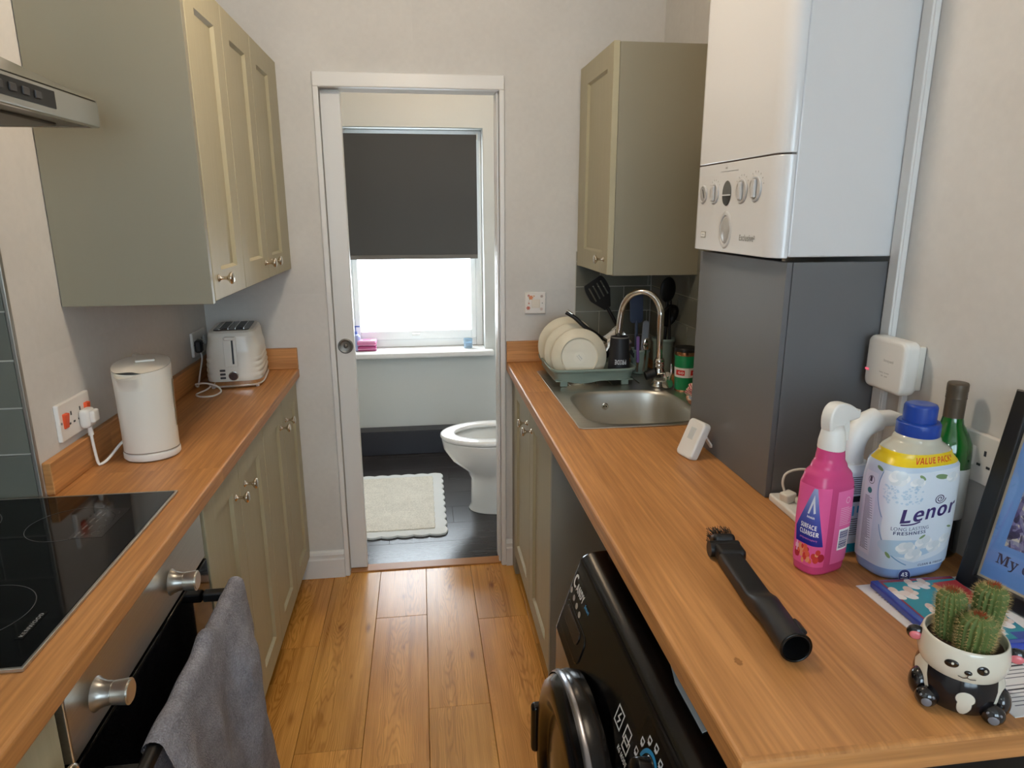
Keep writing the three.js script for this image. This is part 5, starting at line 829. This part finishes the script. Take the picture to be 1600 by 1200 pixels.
// ---------------------------------------------------------------- letter, disc case
{
  const lt = canvasTex(512, 724, (c, w, h) => { c.fillStyle = '#eceae8'; c.fillRect(0, 0, w, h); c.fillStyle = '#6d6d74'; for (let i = 0; i < 40; i++) { const l = 150 + (hash(i, 7) * 290); if (i % 9 === 6) continue; c.fillRect(36, 60 + i * 16, l, 3.4); } c.fillStyle = '#3c3c42'; c.fillRect(36, 520, 190, 6); c.fillRect(36, 620, 150, 6); c.fillRect(36, 300, 220, 6); });
  const p = thing('letter', 'white printed letter lying under the disc case', 'letter', [0.792, TOP + 0.0008, -0.757], 0.02);
  mesh('sheet', [box(0.212, 0.0012, 0.30)], std(C(236, 234, 232), 0.8), p); mesh('print', T(new THREE.PlaneGeometry(0.21, 0.298), [0, 0.0009, 0], [-Math.PI / 2, 0, 0]), flat2(lt, 0.8), p);
  const c = thing('disc_case', 'blue disc case with a teal, white and red cover under the cactus', 'disc case', [0.768, TOP + 0.0022, -0.806], -0.03);
  mesh('case', rbox(0.140, 0.012, 0.178, 0.003, [0, 0.006, 0]), phys(C(34, 66, 170), 0.18, { clearcoat: 0.5 }), c);
  const ct = canvasTex(512, 640, (x, w, h) => {
    x.fillStyle = '#1f8a9c'; x.fillRect(0, 0, w, h); x.fillStyle = '#8e2b3c'; x.fillRect(0, 0, w, 26); x.fillRect(0, 0, 14, h);
    const blob = (px, py, r) => { for (let i = 0; i < 8; i++) { x.fillStyle = ['#e8d9cf', '#f1e9e4', '#d8bfb2'][i % 3]; x.beginPath(); x.ellipse(px + Math.cos(i * 1.3) * r * 0.7, py + Math.sin(i * 2.1) * r * 0.5, r * 0.5, r * 0.36, i, 0, 7); x.fill(); } };
    blob(70, 150, 80); blob(230, 60, 70); blob(170, 330, 70); blob(420, 480, 80); x.fillStyle = '#b63a3e'; x.beginPath(); x.moveTo(330, 60); x.lineTo(512, 40); x.lineTo(512, 430); x.lineTo(400, 300); x.fill(); x.fillStyle = '#d98a50'; x.beginPath(); x.moveTo(300, 90); x.lineTo(380, 300); x.lineTo(420, 320); x.lineTo(340, 70); x.fill(); x.fillStyle = '#2a4a9e'; x.fillRect(400, 580, 112, 60); x.fillStyle = '#a7d3d8'; x.fillRect(0, 560, 380, 40); blob(330, 560, 50);
  });
  mesh('cover', T(new THREE.PlaneGeometry(0.126, 0.164), [0.004, 0.0124, -0.003], [-Math.PI / 2, 0, 0]), flat2(ct, 0.22), c);
}
// ---------------------------------------------------------------- panda pot with cacti
{
  const p = thing('potted_cactus', 'three small cacti in a glazed panda-shaped pot', 'cactus', [0.648, TOP, -0.652], -0.62);
  const body = canvasTex(512, 256, (c, w, h) => {
    c.fillStyle = '#17161a'; c.fillRect(0, 0, w, h); c.fillStyle = '#ddd8c8';
    c.beginPath(); c.ellipse(262, 160, 13, 78, 0, 0, 7); c.fill(); c.beginPath(); c.ellipse(262, 110, 17, 44, 0, 0, 7); c.fill();
    for (const s of [-1, 1]) { c.beginPath(); c.moveTo(256 + s * 80, 0); c.quadraticCurveTo(256 + s * 62, 110, 256 + s * 44, 256); c.lineTo(256 + s * 66, 256); c.quadraticCurveTo(256 + s * 84, 150, 256 + s * 130, 60); c.lineTo(256 + s * 120, 0); c.fill(); }
    c.fillRect(0, 0, 60, h); c.fillRect(w - 60, 0, 60, h);
  });
  const bodyG = lathe([[0.0001, 0.0], [0.036, 0.0], [0.042, 0.004], [0.0475, 0.016], [0.0490, 0.026], [0.0475, 0.038], [0.0440, 0.048], [0.0430, 0.050]], 64).rotateY(Math.PI);
  { const uv = bodyG.attributes.uv; const ps = bodyG.attributes.position; for (let i = 0; i < uv.count; i++) uv.setY(i, ps.getY(i) / 0.05); }
  mesh('pot_body', bodyG, flat2(body, 0.14), p);
  const white = phys(C(226, 220, 203), 0.14, { clearcoat: 0.6 }), black = phys(C(20, 19, 22), 0.14, { clearcoat: 0.6 });
  const headP = [[0.0430, 0.047], [0.0470, 0.054], [0.0490, 0.064], [0.0485, 0.076], [0.0460, 0.086], [0.0445, 0.089], [0.0425, 0.088], [0.0415, 0.082], [0.0415, 0.070], [0.0001, 0.070]];
  const head = mesh('pot_head', lathe(headP, 64), white, p);
  const onHead = (a, y, rx, ry, off, m, name, tilt = 0) => { const r = 0.0480; const g = T(new THREE.SphereGeometry(1, 20, 12), [0, 0, 0], [0, 0, tilt], [1, 1, 1]); T(g, [0, 0, 0], [0, 0, 0], [rx, ry, 0.0022]); g.rotateZ(tilt); g.translate(0, 0, r + off).rotateY(a).translate(0, y, 0); return mesh(name, g, m, head); };
  onHead(-0.33, 0.070, 0.0078, 0.0050, 0.0005, black, 'eye', 0.3); onHead(0.33, 0.070, 0.0070, 0.0058, 0.0005, black, 'eye', -0.4);
  onHead(-0.30, 0.0715, 0.0016, 0.0016, 0.0024, white, 'eye_glint'); onHead(0.36, 0.0715, 0.0016, 0.0016, 0.0024, white, 'eye_glint');
  onHead(0.03, 0.0645, 0.0042, 0.0030, 0.0012, black, 'nose'); mesh('mouth', [tube([[0.0015, 0.0620, 0.0500], [0.0015, 0.0585, 0.0497], [0.005, 0.0568, 0.0492], [0.010, 0.0575, 0.0485]], 0.0005, 16, 6), tube([[0.0015, 0.0585, 0.0497], [-0.003, 0.0568, 0.0492], [-0.008, 0.0578, 0.0486]], 0.0005, 16, 6)], black, head);
  for (const s of [-1, 1]) { const e = mesh('ear', ball(0.0105, [s * 0.052, 0.077, 0.006], [1, 0.95, 0.6]), black, p); mesh('inner_ear', ball(0.0075, [s * 0.052, 0.0755, 0.0105], [0.95, 0.8, 0.45]), std(C(222, 120, 128), 0.2), e); }
  for (const s of [-1, 1]) { const l = mesh('leg', [ball(0.016, [s * 0.042, 0.019, 0.018], [0.75, 1.15, 1.0]), ball(0.013, [s * 0.034, 0.0125, 0.038], [1, 1, 0.85])], black, p); const pad = std(C(122, 122, 128), 0.25); mesh('paw_pad', ball(0.0058, [s * 0.034, 0.0105, 0.0478], [1, 1, 0.35]), pad, l); for (let i = 0; i < 3; i++) mesh('toe_pad', ball(0.0022, [s * 0.034 + (i - 1) * 0.006, 0.0188 - Math.abs(i - 1) * 0.0015, 0.0458], [1, 1, 0.5]), pad, l); }
  mesh('soil', cyl(0.041, 0.041, 0.006, [0, 0.074, 0]), std(C(62, 44, 32), 0.95), p);
  const green = std(C(95, 112, 56), 0.65), spineM = std(C(204, 178, 122), 0.6), red = std(C(176, 74, 34), 0.8), spikeG = [];
  const stems = [[-0.016, -0.004, 0.0155, 0.066, -0.06], [0.006, 0.018, 0.0185, 0.052, 0.04], [0.018, -0.016, 0.0165, 0.078, 0.05]];
  for (const [x, z, R, H2, tl] of stems) {
    const prof2 = (v) => v < 0.75 ? R * (0.86 + 0.14 * Math.sin(v / 0.75 * Math.PI / 2)) : R * Math.cos((v - 0.75) / 0.25 * Math.PI / 2 * 0.97);
    const yy = (v) => v < 0.75 ? v / 0.75 * (H2 - R * 0.8) : H2 - R * 0.8 + R * 0.8 * Math.sin((v - 0.75) / 0.25 * Math.PI / 2);
    const rib = (th) => 1 + 0.09 * Math.cos(th * 18);
    const st = mesh('cactus_stem', T(grid(112, 30, (u, v) => { const th = -u * 2 * Math.PI, r = prof2(v) * rib(th); return [Math.cos(th) * r, yy(v), Math.sin(th) * r]; }, true), [x, 0.074, z], [0, 0, -tl]), green, p);
    const sp = []; for (let k = 0; k < 18; k++) for (let j = 0; j < 12; j++) { const th = k / 18 * 2 * Math.PI, v = 0.05 + j * 0.08, r = prof2(v) * 1.09; for (let q = 0; q < 6; q++) { const d = new THREE.Vector3(Math.cos(th) + rr(-0.7, 0.7), rr(-0.4, 0.9), Math.sin(th) + rr(-0.7, 0.7)).normalize(), g = new THREE.ConeGeometry(0.00022, 0.0065, 3); g.translate(0, 0.0027, 0); g.applyQuaternion(new THREE.Quaternion().setFromUnitVectors(new THREE.Vector3(0, 1, 0), d)); g.translate(Math.cos(th) * r, yy(v), Math.sin(th) * r); sp.push(g); } }
    for (const g of sp) T(g, [x, 0.074, z], [0, 0, -tl]);
    const s1 = mesh('spines', sp, spineM, st); s1.userData.kind = 'stuff';
    const tp = []; for (let q = 0; q < 90; q++) { const a = rr(0, 6.28), rad = rr(0, 0.0075), d = new THREE.Vector3(Math.cos(a) * rr(0, 0.7), 1, Math.sin(a) * rr(0, 0.7)).normalize(), g = new THREE.ConeGeometry(0.0004, 0.0065, 3); g.translate(0, 0.002, 0); g.applyQuaternion(new THREE.Quaternion().setFromUnitVectors(new THREE.Vector3(0, 1, 0), d)); g.translate(Math.cos(a) * rad, H2 - 0.001, Math.sin(a) * rad); tp.push(T(g, [x, 0.074, z], [0, 0, -tl])); }
    const s2 = mesh('crown_bristles', tp, red, st); s2.userData.kind = 'stuff'; s2.userData.label = 'rusty orange bristles at the tip';
  }
}
// ---------------------------------------------------------------- bathroom things
{
  const b = thing('roller_blind', 'dark grey roller blind half drawn over the bathroom window', 'blind', [-0.06, 1.22, -4.31]);
  mesh('fabric', box(0.834, 0.708, 0.002, [0, 0.379, 0]), std(C(74, 74, 73), 0.9), b);
  mesh('bottom_bar', rbox(0.834, 0.026, 0.006, 0.002, [0, 0.013, 0.001]), std(C(104, 100, 95), 0.7), b);
  mesh('roller', cyl(0.015, 0.015, 0.836, [0, 0.720, -0.014], [0, 0, Math.PI / 2]), std(C(74, 74, 73), 0.9), b);
  mesh('cassette', [rbox(0.006, 0.036, 0.036, 0.003, [-0.4215, 0.720, -0.014]), rbox(0.006, 0.036, 0.036, 0.003, [0.4215, 0.720, -0.014])], mat.gloss, b);
  const chain = []; for (let i = 0; i < 110; i++) chain.push(ball(0.0022, [0.433, 0.70 - i * 0.0076, 0.006], [1, 1, 1], 6, 4));
  const cm = mesh('pull_chain', chain, mat.whitePlastic, b); cm.userData.kind = 'stuff';
}
{
  const t = thing('toilet', 'white ceramic toilet with a white seat', 'toilet', [0.37, 0, -3.285]);
  const egg = (cx, hx, hz, y, N = 72) => { const a = []; for (let i = 0; i <= N; i++) { const th = -i / N * 2 * Math.PI, c = Math.cos(th), s = Math.sin(th), k = c < 0 ? 1 : 0.82; const n = c < 0 ? 2.0 : 3.2, q = Math.pow(Math.abs(c) ** n + Math.abs(s) ** n, -1 / n); a.push([cx + hx * c * q * k, y, hz * s * q]); } return a; };
  const rows = [[-0.005, 0.155, 0.100, 0.0], [-0.005, 0.158, 0.103, 0.006], [0.0, 0.150, 0.097, 0.03], [0.0, 0.148, 0.098, 0.17], [-0.005, 0.165, 0.112, 0.215], [-0.03, 0.215, 0.148, 0.275], [-0.04, 0.248, 0.175, 0.34], [-0.04, 0.255, 0.180, 0.385], [-0.04, 0.253, 0.178, 0.393], [-0.04, 0.21, 0.138, 0.393], [-0.04, 0.19, 0.125, 0.36], [-0.03, 0.13, 0.09, 0.24], [-0.02, 0.03, 0.03, 0.20]];
  mesh('pan', loftRings(rows.map((r) => egg(...r))), mat.ceramic, t);
  const seatS = [[-0.04, 0.258, 0.184, 0.397], [-0.04, 0.262, 0.188, 0.404], [-0.04, 0.260, 0.186, 0.414], [-0.04, 0.25, 0.176, 0.419], [-0.04, 0.195, 0.126, 0.419], [-0.04, 0.185, 0.116, 0.412], [-0.04, 0.188, 0.119, 0.398], [-0.04, 0.258, 0.184, 0.397]];
  mesh('seat', loftRings(seatS.map((r) => egg(...r))), phys(C(240, 240, 238), 0.16, { clearcoat: 0.5 }), t);
  mesh('water', T(new THREE.CircleGeometry(0.07, 32), [-0.02, 0.265, 0], [-Math.PI / 2, 0, 0]), phys(C(220, 230, 232), 0.03, { transmission: 0.6, thickness: 0 }), t);
  mesh('lid', T(rbox(0.025, 0.40, 0.36, 0.012, [0, 0.20, 0], [0, 0, 0], 4), [0.19, 0.425, 0], [0, 0, -0.12]), phys(C(240, 240, 238), 0.16, { clearcoat: 0.5 }), t);
  mesh('cistern', rbox(0.17, 0.38, 0.38, 0.025, [0.335, 0.62, 0], [0, 0, 0], 4), mat.ceramic, t);
  mesh('cistern_lid', rbox(0.185, 0.03, 0.395, 0.012, [0.335, 0.825, 0], [0, 0, 0], 3), mat.ceramic, t);
  mesh('flush_button', cyl(0.022, 0.022, 0.008, [0.335, 0.842, 0]), mat.chrome, t);
  mesh('pan_shelf', rbox(0.22, 0.05, 0.34, 0.02, [0.30, 0.40, 0], [0, 0, 0], 3), mat.ceramic, t);
}
{
  const x0 = -0.46, x1 = 0.075, z0 = -2.995, z1 = -3.765, mk = (inset, sc) => {
    const s = new THREE.Shape(), L = [], seg = (ax, ay, bx, by, n) => { const dx = (bx - ax) / n, dy = (by - ay) / n, l = Math.hypot(dx, dy), nx = dy / l, ny = -dx / l; for (let k = 0; k < n; k++) for (let q = 0; q < 6; q++) { const t = q / 6, o = sc * Math.sin(t * Math.PI); L.push([ax + dx * (k + t) + nx * o, ay + dy * (k + t) + ny * o]); } };
    const a = x0 + inset, b = x1 - inset, c = -z0 + inset, d = -z1 - inset; seg(a, c, b, c, 7); seg(b, c, b, d, 10); seg(b, d, a, d, 7); seg(a, d, a, c, 10); L.forEach(([x, y], i) => i ? s.lineTo(x, y) : s.moveTo(x, y)); return s;
  };
  const m = thing('bath_mat', 'cream bath mat with scalloped edges on the dark bathroom floor', 'bath mat');
  const g1 = boxUV(ext(mk(0, 0.012), 0.012, 0.003, 2).rotateX(-Math.PI / 2), 0.5), g2 = boxUV(ext(mk(0.05, 0.003), 0.007, 0.003, 2).rotateX(-Math.PI / 2).translate(0, 0.0105, 0), 0.5);
  mesh('border', g1, std(C(222, 224, 222), 0.95, 0, { bumpMap: texRug, bumpScale: 0.003 }), m); mesh('centre', g2, std(0xffffff, 0.95, 0, { map: texRug, bumpMap: texRug, bumpScale: 0.003 }), m);
}
{
  const y = wy0 + 0.001, zs = -4.30;
  const pk = (n, label, yy, hgt, col, col2) => { const g = thing('wipes_packet', label, 'packet', [-0.352, yy, zs], 0.05 * n, 'packets on the window sill'); mesh('wrapper', rbox(0.115, hgt, 0.075, 0.008, [0, hgt / 2, 0], [0, 0, 0], 3), col, g); mesh('flap', rbox(0.05, 0.003, 0.03, 0.001, [0, hgt + 0.001, 0]), col2, g); mesh('stripe', rbox(0.1155, hgt * 0.3, 0.0755, 0.004, [0, hgt * 0.42, 0]), col2, g); };
  pk(1, 'magenta wet wipes packet lying on the window sill under a pink packet', y, 0.03, std(C(168, 60, 118), 0.4), std(C(228, 178, 204), 0.4));
  pk(-1, 'pink wet wipes packet lying on top of the magenta packet', y + 0.0335, 0.032, std(C(214, 140, 178), 0.4), std(C(196, 70, 130), 0.4));
  const gl = thing('glass_jar', 'small clear glass jar on the bathroom window sill', 'jar', [0.285, y, -4.29]);
  mesh('glass', lathe([[0.0001, 0], [0.026, 0], [0.028, 0.004], [0.029, 0.06], [0.0275, 0.06], [0.0265, 0.006], [0.0001, 0.005]], 32), phys(C(210, 226, 236), 0.05, { transmission: 0.75, thickness: 0 }), gl);
  mesh('contents', cyl(0.0235, 0.0235, 0.030, [0, 0.021, 0]), std(C(176, 196, 208), 0.3), gl);
  const bt = thing('pump_bottle', 'pale blue pump bottle at the end of the window sill', 'bottle', [-0.418, y, -4.30]);
  mesh('body', lathe([[0.0001, 0], [0.024, 0], [0.026, 0.004], [0.026, 0.085], [0.020, 0.098], [0.010, 0.104], [0.0001, 0.104]], 32), std(C(168, 178, 224), 0.3), bt);
  mesh('pump', [cyl(0.008, 0.010, 0.018, [0, 0.112, 0], [0, 0, 0], 20), cyl(0.003, 0.003, 0.03, [0, 0.135, 0], [0, 0, 0], 10), rbox(0.034, 0.008, 0.012, 0.003, [0.01, 0.152, 0])], std(C(90, 110, 190), 0.3), bt);
}

renderer.render(scene, camera);
